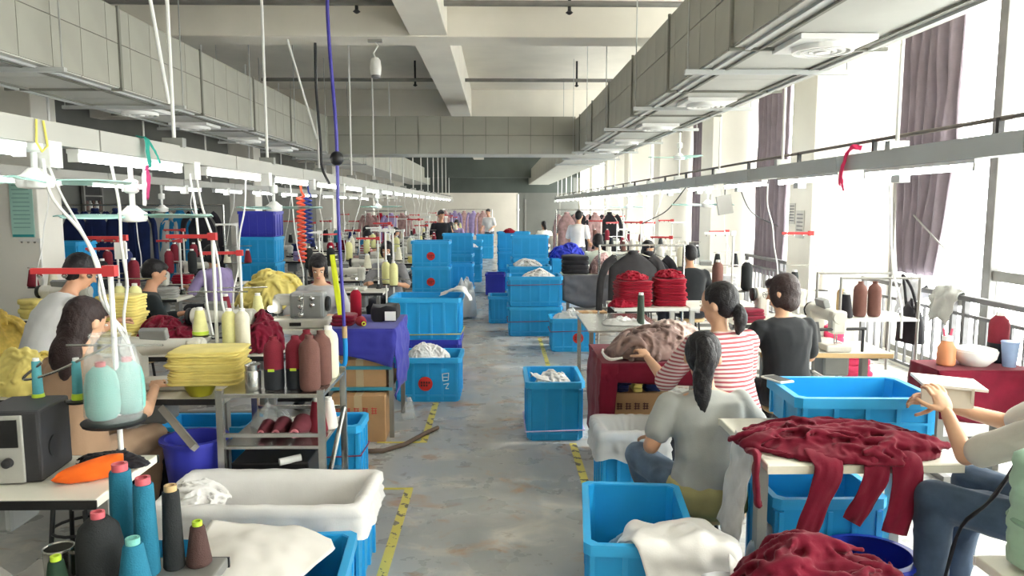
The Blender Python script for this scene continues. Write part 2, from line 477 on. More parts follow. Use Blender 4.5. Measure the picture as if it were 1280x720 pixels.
struct(O('wall_partition', MB().box2((1.0, 36.0, 0), (XR, 36.12, ZC)), wall_grey, smooth=False))
struct(O('trim_1', MB().box2((-4.2, 33.2, 2.42), (3.4, 33.5, ZC)), far_shade, smooth=False))  # far bulkhead, coloured dark for the shade among the end beams
struct(O('trim_2', MB().box2((-4.2, 30.6, 3.0), (3.4, 31.0, ZC)), far_shade, smooth=False))  # beam-like drop ahead of it, its shade painted in as well
wr = struct(O('wall_right', MB().box2((XR, YB, 3.9), (XR + .2, YF, ZC)).box2((XR, YB, 0), (XR + .2, YF, .14)), wall_white, smooth=False))
PIL = [-4.3, -.05, 4.2, 8.7, 12.85, 17.0, 21.1, 25.2, 29.3, 33.4, 37.5]
for y in PIL:
    O('pillar', MB().box2((3.72, y, 0), (XR + .2, y + .7, ZC)), wall_white, wr, bevel=.012, smooth=False)
# windows between the pillars
gl = glass()
for i in range(len(PIL) - 1):
    y0, y1 = PIL[i] + .7, PIL[i + 1]
    w = bpy.data.objects.new('window_%d' % (i + 1), None); COL.objects.link(w); struct(w); w.location = (XR + .08, y0, .14)
    L_ = y1 - y0; H_ = 3.76
    for a, b in (((-.04, 0, 0), (.04, .07, H_)), ((-.04, L_ - .07, 0), (.04, L_, H_)), ((-.04, 0, H_ - .07), (.04, L_, H_)), ((-.04, 0, 0), (.04, L_, .07))):
        O('window_frame', MB().box2(a, b), frame_grey, w, bevel=.006, smooth=False)
    ym = L_ * .53
    O('mullion', MB().box2((-.07, ym - .06, 0), (.05, ym + .06, H_)), M('mullion_grey', '#7b7a78', .45, .3), w, bevel=.008, smooth=False)
    O('transom', MB().box2((-.045, .07, 1.0), (.045, ym - .06, 1.1)), frame_grey, w, bevel=.006, smooth=False)
    for a, b in (((-.004, .07, .07), (.004, ym - .06, 1.0)), ((-.004, .07, 1.1), (.004, ym - .06, H_ - .07)), ((-.004, ym + .06, .07), (.004, L_ - .07, H_ - .07))):
        O('pane', MB().box2(a, b), gl, w, smooth=False)
# left columns
for i, y in enumerate((1.0, 9.0, 17.0, 25.0, 33.0)):
    c = struct(O('trim_%d' % (i + 3), MB().box2((-6.1, y, 0), (-5.52, y + .5, ZC)), wall_white, bevel=.012, smooth=False))
# poster on the first column: pale green sheet with lines of print
po = thing('notice_poster', 'pale green printed notice on the white column', 'poster', (-5.7, 8.985, 1.87))
O('paper', MB().box((0, 0, 0), (.27, .008, .8)), M('mint_paper', '#a9d3c8', .6, 0, .06, 4), po, smooth=False)
O('header_band', MB().box((0, -.005, .33), (.25, .004, .09)), M('teal_print', '#39a3a8', .6, 0, .03), po, smooth=False)
O('footer_band', MB().box((0, -.005, -.38), (.25, .004, .03)), M('teal_print', '#39a3a8'), po, smooth=False)
lm = boxm((.2, .003, .012))
for k in range(11):
    O('print_line', lm, M('grey_print', '#86aea6', .6, 0, .03), po, (random.uniform(-.01, .01), -.005, .22 - k * .05))
# notice case on the left wall
nc = thing('notice_case', 'pale framed display case hung on the grey wall', 'display case', (-8.58, 15.8, 1.75))
O('case_back', MB().box((.02, 0, .3), (.04, .7, .75)), M('case_dark', '#2d2d2f', .6), nc, smooth=False)
for a in ((.05, 0, .66, .72, .06), (.05, 0, -.06, .72, .05), (.05, -.35, .3, .05, .75), (.05, .35, .3, .05, .75), (.05, 0, .3, .66, .03)):
    O('frame_bar', MB().box((a[0], a[1], a[2]), (.06, a[3], a[4])), frame_grey, nc, smooth=False)
for k in range(5):
    O('bottle', MB().lathe([(.035, 0), (.04, .02), (.04, .13), (.018, .17), (.018, .2)], (.06, -.24 + k * .12, .0), 10), white_plastic if k % 2 else brown_f, nc)

# floor tape
tape_m = striped('hazard_tape', '#d9cc6a', '#6a6450', 7, 3, .6, .53, .55)
tape_y = M('worn_yellow_tape', '#d9c957', .6, 0, .15, 10)
def tape(pts, label, w=.055, mat=tape_m):
    mb = MB()
    for a, b in zip(pts, pts[1:]):
        a = Vector(a + (.0,)); b = Vector(b + (.0,)); d = (b - a).normalized(); n = Vector((-d.y, d.x, 0)) * w / 2
        mb.add([a + n, a - n, b - n, b + n, a + n + Vector((0, 0, .002)), a - n + Vector((0, 0, .002)), b - n + Vector((0, 0, .002)), b + n + Vector((0, 0, .002))], [(0, 3, 2, 1), (4, 5, 6, 7), (0, 1, 5, 4), (1, 2, 6, 5), (2, 3, 7, 6), (3, 0, 4, 7)])
    return tag(O('floor_tape', mb, mat, smooth=False), label, 'floor tape')
tape([(-.585, 2.2), (-.585, 4.66)], 'yellow black hazard tape strip beside the white lined bin')
tape([(-.56, 4.675), (-1.0, 4.675)], 'short plain yellow tape strip crossing towards the steel rack', .03, tape_y)
tape([(-.585, 5.62), (-.585, 6.8)], 'yellow black hazard tape strip running up to the stickered crate')
tape([(-.61, 5.63), (-.95, 5.63)], 'short plain yellow tape strip by the cartons', .03, tape_y)
tape([(.585, 3.75), (.585, 5.58)], 'yellow black hazard tape strip beside the crate with white cloth')
tape([(.585, 6.25), (.585, 10.2)], 'long faded yellow black tape strip up to the tied crate stack', .05)
rod_floor = MB().tube([(-1.02, 5.35, .025), (-.86, 5.38, .02), (-.72, 5.52, .02), (-.6, 5.78, .02), (-.5, 5.95, .02)], .018, 8)
tag(O('floor_hose', rod_floor, M('brown_hose', '#5c4a3c', .5)), 'dark brown hose lying across the floor by the cartons', 'hose')

# ================================================================== CEILING DUCTS
def duct(name, label, x0, x1, y0, y1, z0, z1, side, panels_to, far_step=1.1, rods=True):
    t = thing(name, label, 'air duct', ((x0 + x1) / 2, y0, z0))
    w = x1 - x0; h = z1 - z0; ln = y1 - y0
    O('body', MB().box2((-w / 2 + .006, 0, .006), (w / 2 - .006, ln, h - .003)), duct_seam, t, smooth=False)
    pm = []
    pitch = .36; zs = ((.0, h * .55), (h * .55, h))
    k = 0; y = 0
    while y < panels_to - .01:
        for a, b in zs:
            O('panel', boxm((.012, pitch - .007, round(b - a - .007, 4))), duct_m, t, (side * w / 2, y + pitch / 2, (a + b) / 2))
        k += 1; y = k * pitch
    y = panels_to
    while y < ln - .2:
        O('panel', boxm((.012, far_step - .02, h - .01)), duct_m, t, (side * w / 2, y + far_step / 2, h / 2)); y += far_step
    y = 0
    while y < ln - .3:
        st = 1.08 if y < panels_to else 2.2
        O('bottom_panel', boxm((round(w - .01, 3), st - .015, .012)), duct_under, t, (0, y + st / 2, 0)); y += st
    y = 1.62
    while y < panels_to:
        fl = MB()
        fl.box((side * (w / 2 + .012), 0, h / 2), (.02, .03, h + .02)).box((0, 0, -.012), (w + .05, .03, .022))
        O('flange', fl, duct_seam, t, (0, y, 0), smooth=False)
        y += 1.62
    for y in [2.0 + 1.9 * i for i in range(int(min(ln, panels_to + 4) / 1.9))]:
        O('hanger_bar', cached(('hb', w), lambda: MB().box((0, 0, -.03), (w + .24, .04, .03)).mesh('hanger_bar', False)), trunk_grey, t, (0, y, 0))
        if rods:
            for s in (-1, 1):
                O('hanger_rod', cached(('hr', round(z0, 2)), lambda: MB().cyl((0, 0, -.03), (0, 0, ZC - z0), .006, n=6).mesh('hanger_rod')), galv, t, (s * (w / 2 + .1), y, 0))
    for s in (-1, 1):
        O('edge_rail', MB().box2((s * (w / 2 - .08) - .015, 0, -.022), (s * (w / 2 - .08) + .015, min(ln, panels_to), -.006)), trunk_grey, t, smooth=False)
        O('edge_rail', MB().box2((s * (w / 2 - .16) - .01, 0, -.02), (s * (w / 2 - .16) + .01, min(ln, panels_to), -.006)), duct_seam, t, smooth=False)
    return t
duct('air_duct', 'long grey panelled air duct running above the left sewing rows', -3.88, -3.0, 1.2, 33.0, 2.78, 3.4, 1, 12.24)
duct('air_duct', 'long grey panelled air duct running beside the tall windows', 1.39, 2.28, 1.2, 33.0, 2.78, 3.36, -1, 12.24)
# cross duct
t = thing('cross_duct', 'grey panelled cross duct joining the two long ducts', 'air duct', (-3.0, 13.3, 2.76))
O('body', MB().box2((0, .006, .006), (4.39, .8, .66)), duct_seam, t, smooth=False)
for k in range(11):
    for a, b in ((0, .33), (.33, .66)):
        O('panel', boxm((.387, .012, .318)), duct_m, t, (.2 + k * .399, 0, (a + b) / 2))
O('bottom_panel', MB().box2((0, 0, -.008), (4.39, .8, .004)), duct_under, t, smooth=False)
# diffusers under the ducts
def diffuser(loc, label):
    t = thing('air_diffuser', label, 'air vent', loc, 0, 'air diffusers under the ducts')
    O('plate', cached('dfp', lambda: MB().box((0, 0, 0), (.42, .42, .03)).mesh('plate', False)), white_plastic, t)
    for i, r in enumerate((.165, .12, .075)):
        O('ring', cached(('dfr', i), lambda: MB().rings([[(rr * math.cos(2 * PI * j / 24), rr * math.sin(2 * PI * j / 24), z) for j in range(24)] for rr, z in ((r, -.015), (r, -.045), (r - .02, -.045), (r - .02, -.015))], False, True).mesh('ring')), white_plastic, t)
    O('core', cached('dfc', lambda: MB().lathe([(.04, -.05), (.045, -.015)], n=16).mesh('core')), white_plastic, t)
for y in (4.25, 6.6, 8.6, 10.6, 12.3):
    diffuser((1.84, y, 2.755), 'white square air diffuser with round rings under the window-side duct')
for y in (4.7, 7.3, 8.6, 10.4, 12.0):
    diffuser((-3.44, y, 2.755), 'white square air diffuser with round rings under the left duct')
# ceiling pipes
for y, z, lab, x0, x1 in ((7.9, 3.93, 'dark sprinkler pipe crossing in front of the first beam', -4.5, 2.3), (12.9, 3.98, 'dark sprinkler pipe crossing between two beams', -4.0, 2.2)):
    t = thing('sprinkler_pipe', lab, 'pipe', (0, y, z))
    O('pipe', MB().cyl((x0, 0, 0), (x1, 0, 0), .03, n=10), M('pipe_grey', '#7d7b76', .5), t)
    for x in ((-1.45, .75) if y < 10 else (-1.4, 1.36)):
        O('hanger', MB().box((x, 0, .18), (.03, .03, .38)), dark_metal, t, smooth=False)
        O('sprinkler_head', MB().lathe([(.018, -.03), (.018, -.07), (.04, -.09), (.012, -.11)], (x, 0, 0), 10), dark_metal, t)
t = thing('pendant_sensor', 'small white bulb-shaped pendant hanging from the ceiling beam', 'pendant lamp', (-1.37, 8.55, 3.275))
O('mount', MB().box((0, 0, .41), (.16, .05, .03)), galv, t, smooth=False)
O('hook', MB().tube([(0, 0, .4), (.03, 0, .36), (0, 0, .31), (-.02, 0, .28), (0, 0, .22)], .009), white_plastic, t)
O('bulb', MB().lathe([(.03, .23), (.055, .2), (.065, .12), (.06, .05), (.045, .03)], n=16), white_plastic, t)
O('base', MB().lathe([(.05, .035), (.05, .01), (.03, .0)], n=16), M('grey_plastic', '#77767a', .5), t)

# ================================================================== LIGHTING TRUNKS AND TUBE LAMPS
def trunk(label, x, y0, y1, zt, h, mat, ph, box_mat, rail=False):
    t = thing('lighting_trunk', label, 'cable trunk', (x, y0, zt - h))
    y = 0
    while y < y1 - y0 - .01:
        O('trunk_section', boxm((.1, 1.985, h)), mat, t, (0, y + 1, h / 2)); y += 2.0
    y = (ph - y0) % 1.95
    while y < y1 - y0:
        O('hanger_rod', cached(('tr', zt), lambda: MB().cyl((0, 0, h), (0, 0, ZC - zt + h), .013, n=8).mesh('hanger_rod')), white_plastic, t, (0, y, 0))
        O('hanger_clamp', boxm((.13, .06, .06)), galv, t, (0, y, h + .02)); y += 1.95
    y = .3
    while y < y1 - y0 - .5:
        O('socket_box', boxm((.07, .1, .12)), box_mat, t, (.02, y + 1.3, -.045)); y += 1.62
    if rail:
        O('cable_pipe', MB().cyl((.03, 0, h + .085), (.03, y1 - y0, h + .085), .013, n=8), M('pipe_brown', '#6b625c', .5), t)
        y = 1.0
        while y < y1 - y0:
            O('pipe_clip', boxm((.03, .025, .09)), dark_metal, t, (.03, y, h + .045)); y += 1.3
    return t
trunk('long white lighting trunk above the nearest left sewing row', -2.1, 1.9, 33.9, 2.235, .105, trunk_white, 4.9, white_plastic)
trunk('long white lighting trunk above the sewing row by the left columns', -4.4, 2.4, 32.4, 2.21, .09, trunk_white, 5.5, white_plastic)
trunk('long grey lighting trunk with brown pipe beside the windows', 2.62, 1.6, 33.6, 2.22, .115, trunk_grey, 4.85, trunk_grey, True)
def lamp(loc, label, grp):
    t = thing('tube_lamp', label, 'tube light', loc, 0, grp)
    O('housing', boxm((.06, 1.22, .022)), white_plastic, t, (0, .61, .04))
    O('tube', cached('tube', lambda: MB().cyl((0, .02, 0), (0, 1.2, 0), .019, n=10).mesh('tube')), tube_light, t, (0, 0, .01))
    for y in (.01, 1.21): O('end_cap', boxm((.05, .02, .05)), white_plastic, t, (0, y, .012))
for k in range(-1, 18): lamp((-2.1, 3.73 + 1.62 * k, 2.077), 'glowing white tube lamp under the nearest left lighting trunk', 'tube lamps of the nearest left trunk')
for k in range(0, 12): lamp((-4.4, 4.6 + 1.75 * k, 2.065), 'glowing white tube lamp under the trunk by the left columns', 'tube lamps of the trunk by the columns')
for k in range(-1, 18): lamp((2.62, 4.0 + 1.62 * k, 2.052), 'glowing white tube lamp under the grey window-side trunk', 'tube lamps of the window-side trunk')
# diagonal braces from ceiling to ducts
for a, b, l in (((-2.05, 4.4, 3.55), (-2.1, 4.85, 2.5), 'thin diagonal white brace clamped to the nearest trunk rod'), ((-2.35, 8.55, 3.7), (-2.1, 8.75, 2.62), 'thin diagonal white brace hanging from the ceiling beam')):
    tag(O('brace_rod', MB().cyl(a, b, .012, n=8), white_plastic), l, 'rod')

# ================================================================== CEILING FANS
fan_white = M('fan_white', '#eef0ee', .35, 0, .03)
fan_teal = clear_film('fan_blade_teal', '#a9d8d0', .7, .25)
def fan_blade():
    rows = []
    mb = MB(); n = 10; rs = []
    for i in range(n + 1):
        r = .08 + .36 * i / n; w = .038 + .042 * math.sin(PI * min(1, i / n * .95 + .05)); tw = .16 - .06 * i / n
        c, s = math.cos(tw), math.sin(tw)
        rs.append([(r, -w * c, w * s + .003), (r, 0, .012), (r, w * c, -w * s + .003), (r, w * c, -w * s - .003), (r, 0, .004), (r, -w * c, w * s - .003)])
    return mb.rings(rs)
def fan(loc, rz, label, top):
    t = thing('ceiling_fan', label, 'ceiling fan', loc, rz)
    O('motor', cached('fm', lambda: MB().lathe([(.03, -.035), (.07, -.03), (.078, -.015), (.078, .018), (.055, .03), (.025, .06)], n=24).mesh('motor')), fan_white, t)
    O('stem', MB().cyl((0, 0, .05), (0, 0, top - loc[2]), .014, n=10), fan_white, t)
    O('canopy', cached('fc', lambda: MB().lathe([(.025, .13), (.04, .14), (.04, .2), (.02, .21)], n=16).mesh('canopy')), fan_white, t)
    for k in range(3):
        O('blade', cached('fb', lambda: fan_blade().mesh('blade', True, 60)), fan_teal, t, (0, 0, 0), (0, 0, k * 2 * PI / 3))
    return t
fan((-2.1, 4.3, 1.79), R(3), 'white hub fan with teal blades hanging nearest the yellow cone stand', 2.13)
fan((-2.1, 3.42, 1.96), R(172), 'fan with teal blades hanging above the seated woman in tan', 2.13)
fan((-4.4, 9.8, 1.8), R(10), 'fan with teal blades hanging by the left column row', 2.12)
fan((-2.1, 7.0, 1.83), R(5), 'fan with teal blades hanging over the yellow cloth heap', 2.13)
fan((-2.1, 13.0, 1.83), R(20), 'fan with teal blades hanging far down the left row', 2.13)
fan((2.62, 10.7, 2.54), R(178), 'fan with green blades mounted above the window-side trunk', 2.9)
fan((2.62, 9.2, 1.86), R(175), 'fan with teal blades hanging below the window-side trunk', 2.1)
fan((2.62, 14.7, 1.82), R(60), 'fan with teal blades near the pillar with the red pole', 2.1)
fan((2.62, 19.8, 1.82), R(0), 'fan with teal blades far down the window-side row', 2.1)

# ================================================================== CURTAINS, RAILING
def curtain(y0, y1, label, x=4.5, z0=1.12, z1=3.78, seed=0, tuck=True):
    n, m = 48, 26; vs = []
    for i in range(m + 1):
        v = i / m; z = z1 + (z0 - z1) * v
        pin = 1 - (.42 * max(0, (v - .5) * 2) ** 1.6 if tuck else .08 * v)
        yc = (y0 + y1) / 2 + (.12 * max(0, v - .4) if tuck else 0)
        for j in range(n + 1):
            u = j / n
            y = yc + (u - .5) * (y1 - y0) * pin
            ph = u * 2 * PI * 6 + .8 * nz(u * 3 + seed, v * 1.2, seed)
            amp = .055 * (1 + .4 * nz(u * 5, v * 2, seed + 3))
            vs.append((x + amp * math.sin(ph) + .03 * nz(u * 9, v * 5, seed), y, z))
    fs = [(i * (n + 1) + j, i * (n + 1) + j + 1, (i + 1) * (n + 1) + j + 1, (i + 1) * (n + 1) + j) for i in range(m) for j in range(n)]
    t = thing('window_curtain', label, 'curtain', (0, 0, 0))
    o = O('cloth', MB().add(vs, fs), curtain_m, t, ang=80)
    s = o.modifiers.new('thickness', 'SOLIDIFY'); s.thickness = .006
    O('curtain_rod', MB().cyl((x, y0 - .2, z1 + .02), (x, y1 + .3, z1 + .02), .014, n=8), frame_grey, t)
    return t
curtain(7.25, 8.25, 'mauve-grey curtain tucked over the balcony rail', seed=1)
curtain(11.5, 12.75, 'mauve-grey curtain hanging straight beside the pillar with pinned papers', z0=.7, seed=5, tuck=False)
curtain(15.5, 16.95, 'mauve-grey curtain behind the hanging grey lamp box', z0=.7, seed=9, tuck=False)
curtain(19.9, 21.0, 'mauve-grey curtain behind the far window-side fans', z0=.7, seed=12, tuck=False)
curtain(24.0, 25.1, 'mauve-grey curtain at the far end of the window wall', z0=.7, seed=15, tuck=False)
for i, (y0, y1) in enumerate(((4.95, 8.65), (9.45, 12.8), (13.6, 16.95))):
    t = thing('guard_rail', ['grey steel guard rail with towels along the nearest window', 'grey steel guard rail under the window beyond the first pillar', 'grey steel guard rail behind the man in black'][i], 'railing', (4.36, y0, 0))
    L_ = y1 - y0
    O('top_rail', MB().box2((-.035, 0, .97), (.035, L_, 1.02)), M('rail_grey', '#6f6e70', .5, .2), t, bevel=.008)
    O('middle_rail', MB().box2((-.015, 0, .82), (.015, L_, .85)), M('rail_grey', '#6f6e70', .5, .2), t, smooth=False)
    O('bottom_rail', MB().box2((-.015, 0, .15), (.015, L_, .18)), M('rail_grey', '#6f6e70', .5, .2), t, smooth=False)
    k = int(L_ / .155)
    for j in range(1, k):
        O('baluster', boxm((.022, .022, .66)), M('rail_grey', '#6f6e70', .5, .2), t, (0, j * L_ / k, .5))
    for y in (.03, L_ * .5 - .09, L_ * .5 + .09, L_ - .03):
        O('post', boxm((.05, .05, .98)), M('rail_grey', '#6f6e70', .5, .2), t, (0, y, .49))

# ================================================================== PROTOTYPES: CRATES, TABLES, MACHINES
def rrect(w, d, z, c=.03):
    x, y = w / 2, d / 2
    return [(x - c, -y, z), (x, -y + c, z), (x, y - c, z), (x - c, y, z), (-x + c, y, z), (-x, y - c, z), (-x, -y + c, z), (-x + c, -y, z)]
def crate(label, loc, L=.62, W=.46, H=.42, rz=0, group=None, disc=False, strap=None, z_strap=.5, scribble=False, mat=None, ribs=(4, 3)):
    mat = mat or crate_blue
    t = thing('plastic_crate', label, 'crate', loc, rz, group)
    tp = .95
    def shell():
        return MB().rings([rrect(L * tp, W * tp, 0), rrect(L * .985, W * .985, H), rrect(L * .985 - .03, W * .985 - .03, H), rrect(L * tp - .03, W * tp - .03, .02)]).mesh('shell', True, 30)
    O('shell', cached(('csh', L, W, H), shell), mat, t)
    def rim():
        return MB().rings([rrect(L * .98, W * .98, H - .045), rrect(L + .03, W + .03, H - .045), rrect(L + .03, W + .03, H + .004), rrect(L * .985 - .022, W * .985 - .022, H + .004)], False, True).mesh('rim', True, 30)
    O('rim', cached(('crm', L, W, H), rim), crate_rib if mat is crate_blue else mat, t)
    rm = cached(('crb', H), lambda: MB().box((0, 0, H * .46), (.022, .016, H * .84)).mesh('rib', False))
    for s in (-1, 1):
        for k in range(ribs[0] + 1):
            u = -.45 + .9 * k / ribs[0]
            O('rib', rm, crate_rib if mat is crate_blue else mat, t, (u * L, s * W * .485, 0))
        for k in range(ribs[1] + 1):
            u = -.44 + .88 * k / ribs[1]
            O('rib', rm, crate_rib if mat is crate_blue else mat, t, (s * L * .485, u * W, 0), (0, 0, PI / 2))
    for s in (-1, 1):
        O('band', cached(('cgr', L), lambda: MB().box((0, 0, 0), (L * .95, .012, .014)).mesh('band', False)), crate_rib if mat is crate_blue else mat, t, (0, s * W * .49, .06))
    if disc:
        s = O('red_sticker', MB().cyl((0, -W * .502, H * .42), (0, -W * .512, H * .42), .068, n=28), red_label, t, (disc if isinstance(disc, float) else 0, 0, 0))
        for k in range(7):
            O('print_mark', boxm((.016, .003, .02)), dark_ink, s, (-.036 + (k % 4) * .024, -W * .513, H * .42 + (.013 if k < 4 else -.015)))
    if scribble:
        s = MB()
        for a, b in (((.14, .27), (.2, .28)), ((.2, .28), (.195, .21)), ((.14, .27), (.145, .205)), ((.145, .205), (.195, .21)), ((.15, .24), (.19, .24)), ((.15, .17), (.2, .18)), ((.2, .18), (.17, .13)), ((.17, .13), (.2, .13))):
            s.cyl((a[0], -W * .502, a[1]), (b[0], -W * .502, b[1]), .0035, n=5)
        O('chalk_mark', s, white_plastic, t)
    if strap:
        s = MB(); z = H * z_strap; a, b = L * .5 + .012, W * .5 + .012
        pts = [(-a, -b, z), (a, -b, z + .012), (a, b, z), (-a, b, z - .01), (-a, -b, z)]
        for p, q in zip(pts, pts[1:]): s.cyl(p, q, .005, n=6)
        O('strap', s, strap, t)
    return t
def sewing_table(label, loc, rz=0, w=1.1, d=.55, h=.78, group=None, top=None, edge=None, pedal=True, leg_m=None):
    t = thing('sewing_table', label, 'table', loc, rz, group)
    O('table_top', cached(('tt', w, d), lambda: MB().box((0, 0, -.018), (w, d, .036)).mesh('table_top', False)), top or table_top_m, t, (0, 0, h), bevel=.006)
    eg = edge or dark_metal
    for s in (-1, 1):
        O('edge_strip', cached(('te', w), lambda: MB().box((0, 0, -.02), (w + .006, .008, .034)).mesh('edge_strip', False)), eg, t, (0, s * (d / 2 + .002), h))
        O('leg', cached(('tl', h), lambda: MB().box((0, 0, h / 2 - .02), (.045, .06, h - .04)).mesh('leg', False)), leg_m or frame_grey, t, (s * (w / 2 - .1), 0, 0))
        O('foot', cached(('tf', d), lambda: MB().box((0, 0, .02), (.05, d * .9, .035)).mesh('foot', False)), leg_m or frame_grey, t, (s * (w / 2 - .1), 0, 0))
        O('bracket', cached(('tb', d), lambda: MB().box((0, 0, 0), (.04, d * .8, .03)).mesh('bracket', False)), leg_m or frame_grey, t, (s * (w / 2 - .1), 0, h - .05))
    O('cross_bar', cached(('tx', w), lambda: MB().box((0, 0, 0), (w - .2, .04, .04)).mesh('cross_bar', False)), leg_m or frame_grey, t, (0, .05, .24))
    if pedal:
        O('pedal', cached('tp', lambda: MB().box((0, 0, 0), (.3, .2, .02), (R(14), 0, 0)).mesh('pedal', False)), dark_metal, t, (0, -.04, .14))
        O('motor', cached('tm', lambda: MB().box((0, 0, 0), (.2, .2, .16)).mesh('motor', False)), machine_grey, t, (.15, .04, h - .14), bevel=.02)
    return t
def sewing_machine(label, loc, rz=0, group=None, body=None, lamp_on=True):
    body = body or machine_m
    t = thing('sewing_machine', label, 'sewing machine', loc, rz, group)
    O('bed', cached('mbed', lambda: MB().box((0, 0, .025), (.5, .19, .05)).mesh('bed', False)), body, t, bevel=.012)
    O('column', cached('mcol', lambda: MB().box((.17, 0, .16), (.11, .13, .24)).mesh('column', False)), body, t, bevel=.025)
    O('arm', cached('marm', lambda: MB().rings([[(x, .055 * math.cos(a) * s, .25 + .05 * s * math.sin(a)) for a in [2 * PI * k / 14 for k in range(14)]] for x, s in ((-.24, .9), (-.22, 1), (.0, .95), (.1, 1.1), (.225, 1.25), (.235, 1.1))]).mesh('arm')), body, t)
    O('head', cached('mhd', lambda: MB().box((-.19, 0, .215), (.09, .115, .17)).mesh('head', False)), body, t, bevel=.02)
    O('handwheel', cached('mhw', lambda: MB().lathe([(.02, .0), (.06, .005), (.066, .02), (.06, .035), (.02, .04)], (.238, 0, .245), 20, (1, 0, 0)).mesh('handwheel')), black_plastic, t)
    O('needle_bar', cached('mnb', lambda: MB().cyl((-.19, 0, .05), (-.19, 0, .14), .006, n=8).mesh('needle_bar')), steel, t)
    O('presser_foot', cached('mpf', lambda: MB().box((-.19, -.01, .056), (.03, .05, .008)).cyl((-.175, .01, .055), (-.175, .01, .14), .005, n=8).mesh('presser_foot')), steel, t)
    for k in range(3):
        O('tension_dial', cached('mtd', lambda: MB().lathe([(.018, 0), (.02, .012), (.008, .03)], n=12, axis=(0, -1, 0)).mesh('tension_dial')), steel, t, (-.12 + k * .07, -.055, .255))
    O('control_panel', cached('mcp', lambda: MB().box((.05, .01, .325), (.16, .05, .07), (R(-18), 0, 0)).mesh('control_panel', False)), machine_grey, t, bevel=.008)
    O('screen', cached('mcs', lambda: MB().box((.05, -.017, .335), (.11, .006, .045), (R(-18), 0, 0)).mesh('screen', False)), black_plastic, t)
    if lamp_on:
        O('needle_lamp', cached('mnl', lambda: MB().box((-.14, -.03, .15), (.04, .04, .015)).mesh('needle_lamp', False)), lamp_led, t)
    return t
def overlock(label, loc, rz=0, group=None):
    t = thing('overlock_machine', label, 'sewing machine', loc, rz, group)
    O('base_plate', MB().box((0, 0, .04), (.52, .26, .08)), machine_m, t, bevel=.012, smooth=False)
    O('body', MB().box((.07, .02, .19), (.3, .2, .24)), machine_grey, t, bevel=.03, smooth=False)
    O('side_arm', MB().box((-.13, .02, .24), (.2, .1, .1)), machine_m, t, bevel=.03, smooth=False)
    O('needle_head', MB().box((-.2, .01, .19), (.07, .1, .14)), machine_m, t, bevel=.02, smooth=False)
    for k in range(3):
        O('tension_dial', MB().lathe([(.024, 0), (.026, .014), (.01, .035)], (.02, -.08, .12 + k * .07), 14, (0, -1, 0)), steel, t)
    for k in range(2):
        O('tension_dial', MB().lathe([(.02, 0), (.022, .014), (.008, .03)], (.12, -.08, .2 + k * .06), 14, (0, -1, 0)), steel, t)
    O('handwheel', MB().lathe([(.02, 0), (.065, .006), (.07, .02), (.062, .036), (.02, .04)], (.22, .02, .2), 20, (1, 0, 0)), black_plastic, t)
    O('oil_window', MB().box((-.02, -.132, .04), (.1, .006, .03)), black_plastic, t, smooth=False)
    O('thread_tube', MB().tube(spline([(.05, -.09, .3), (.06, -.14, .25), (.04, -.15, .14), (-.05, -.14, .1)], 14), .004), steel, t)
    O('needle_bar', MB().cyl((-.2, 0, .06), (-.2, 0, .13), .007, n=8), steel, t)
    O('needle_lamp', MB().lathe([(.028, 0), (.03, .01)], (-.24, -.05, .17), 14, (0, -1, -.4)), lamp_led, t)
    return t
def yarn_cone(kind='cone', n=18):
    if kind == 'cone': return MB().lathe([(.048, 0), (.054, .008), (.053, .02), (.03, .165), (.026, .172)], n=n)
    if kind == 'king': return MB().lathe([(.04, 0), (.05, .012), (.053, .03), (.053, .215), (.046, .245), (.026, .265), (.024, .27)], n=n)
    if kind == 'tube': return MB().lathe([(.033, 0), (.036, .006), (.028, .27), (.026, .275)], n=n)
    return MB().lathe([(.05, 0), (.066, .02), (.07, .06), (.068, .15), (.058, .2), (.035, .225), (.03, .23)], n=n)
CONE_H = {'cone': .172, 'king': .27, 'tube': .275, 'fat': .23}
def thread_cone(label, loc, mat, kind='cone', core=None, s=1., group=None, sleeve=None, tilt=(0, 0, 0), tag_m=None):
    t = thing('thread_cone', label, 'thread cone', loc, 0, group); t.rotation_euler = tilt; t.scale = (s, s, s)
    O('yarn', cached(('yc', kind), lambda: yarn_cone(kind).mesh('yarn', True, 50)), mat, t)
    h = CONE_H[kind]
    O('core', cached(('yk', kind), lambda: MB().rings([[(r * math.cos(2 * PI * j / 14), r * math.sin(2 * PI * j / 14), z) for j in range(14)] for r, z in ((.021, h - .01), (.021, h + .02), (.013, h + .02), (.013, h - .01))], False, True).mesh('core')), core or white_plastic, t)
    if sleeve:
        O('sleeve', cached(('ys', kind), lambda: MB().lathe([(.05, 0), (.0545, .01), (.0545, h * (.42 if kind == 'king' else .16))] if kind != 'tube' else [(.04, 0), (.042, .01), (.038, h * .16)], n=18).mesh('sleeve')), sleeve, t)
    if tag_m:
        O('paper_tag', cached('ytag', lambda: MB().box((0, -.055, .112), (.034, .004, .014)).mesh('paper_tag', False)), tag_m, t)
    return t
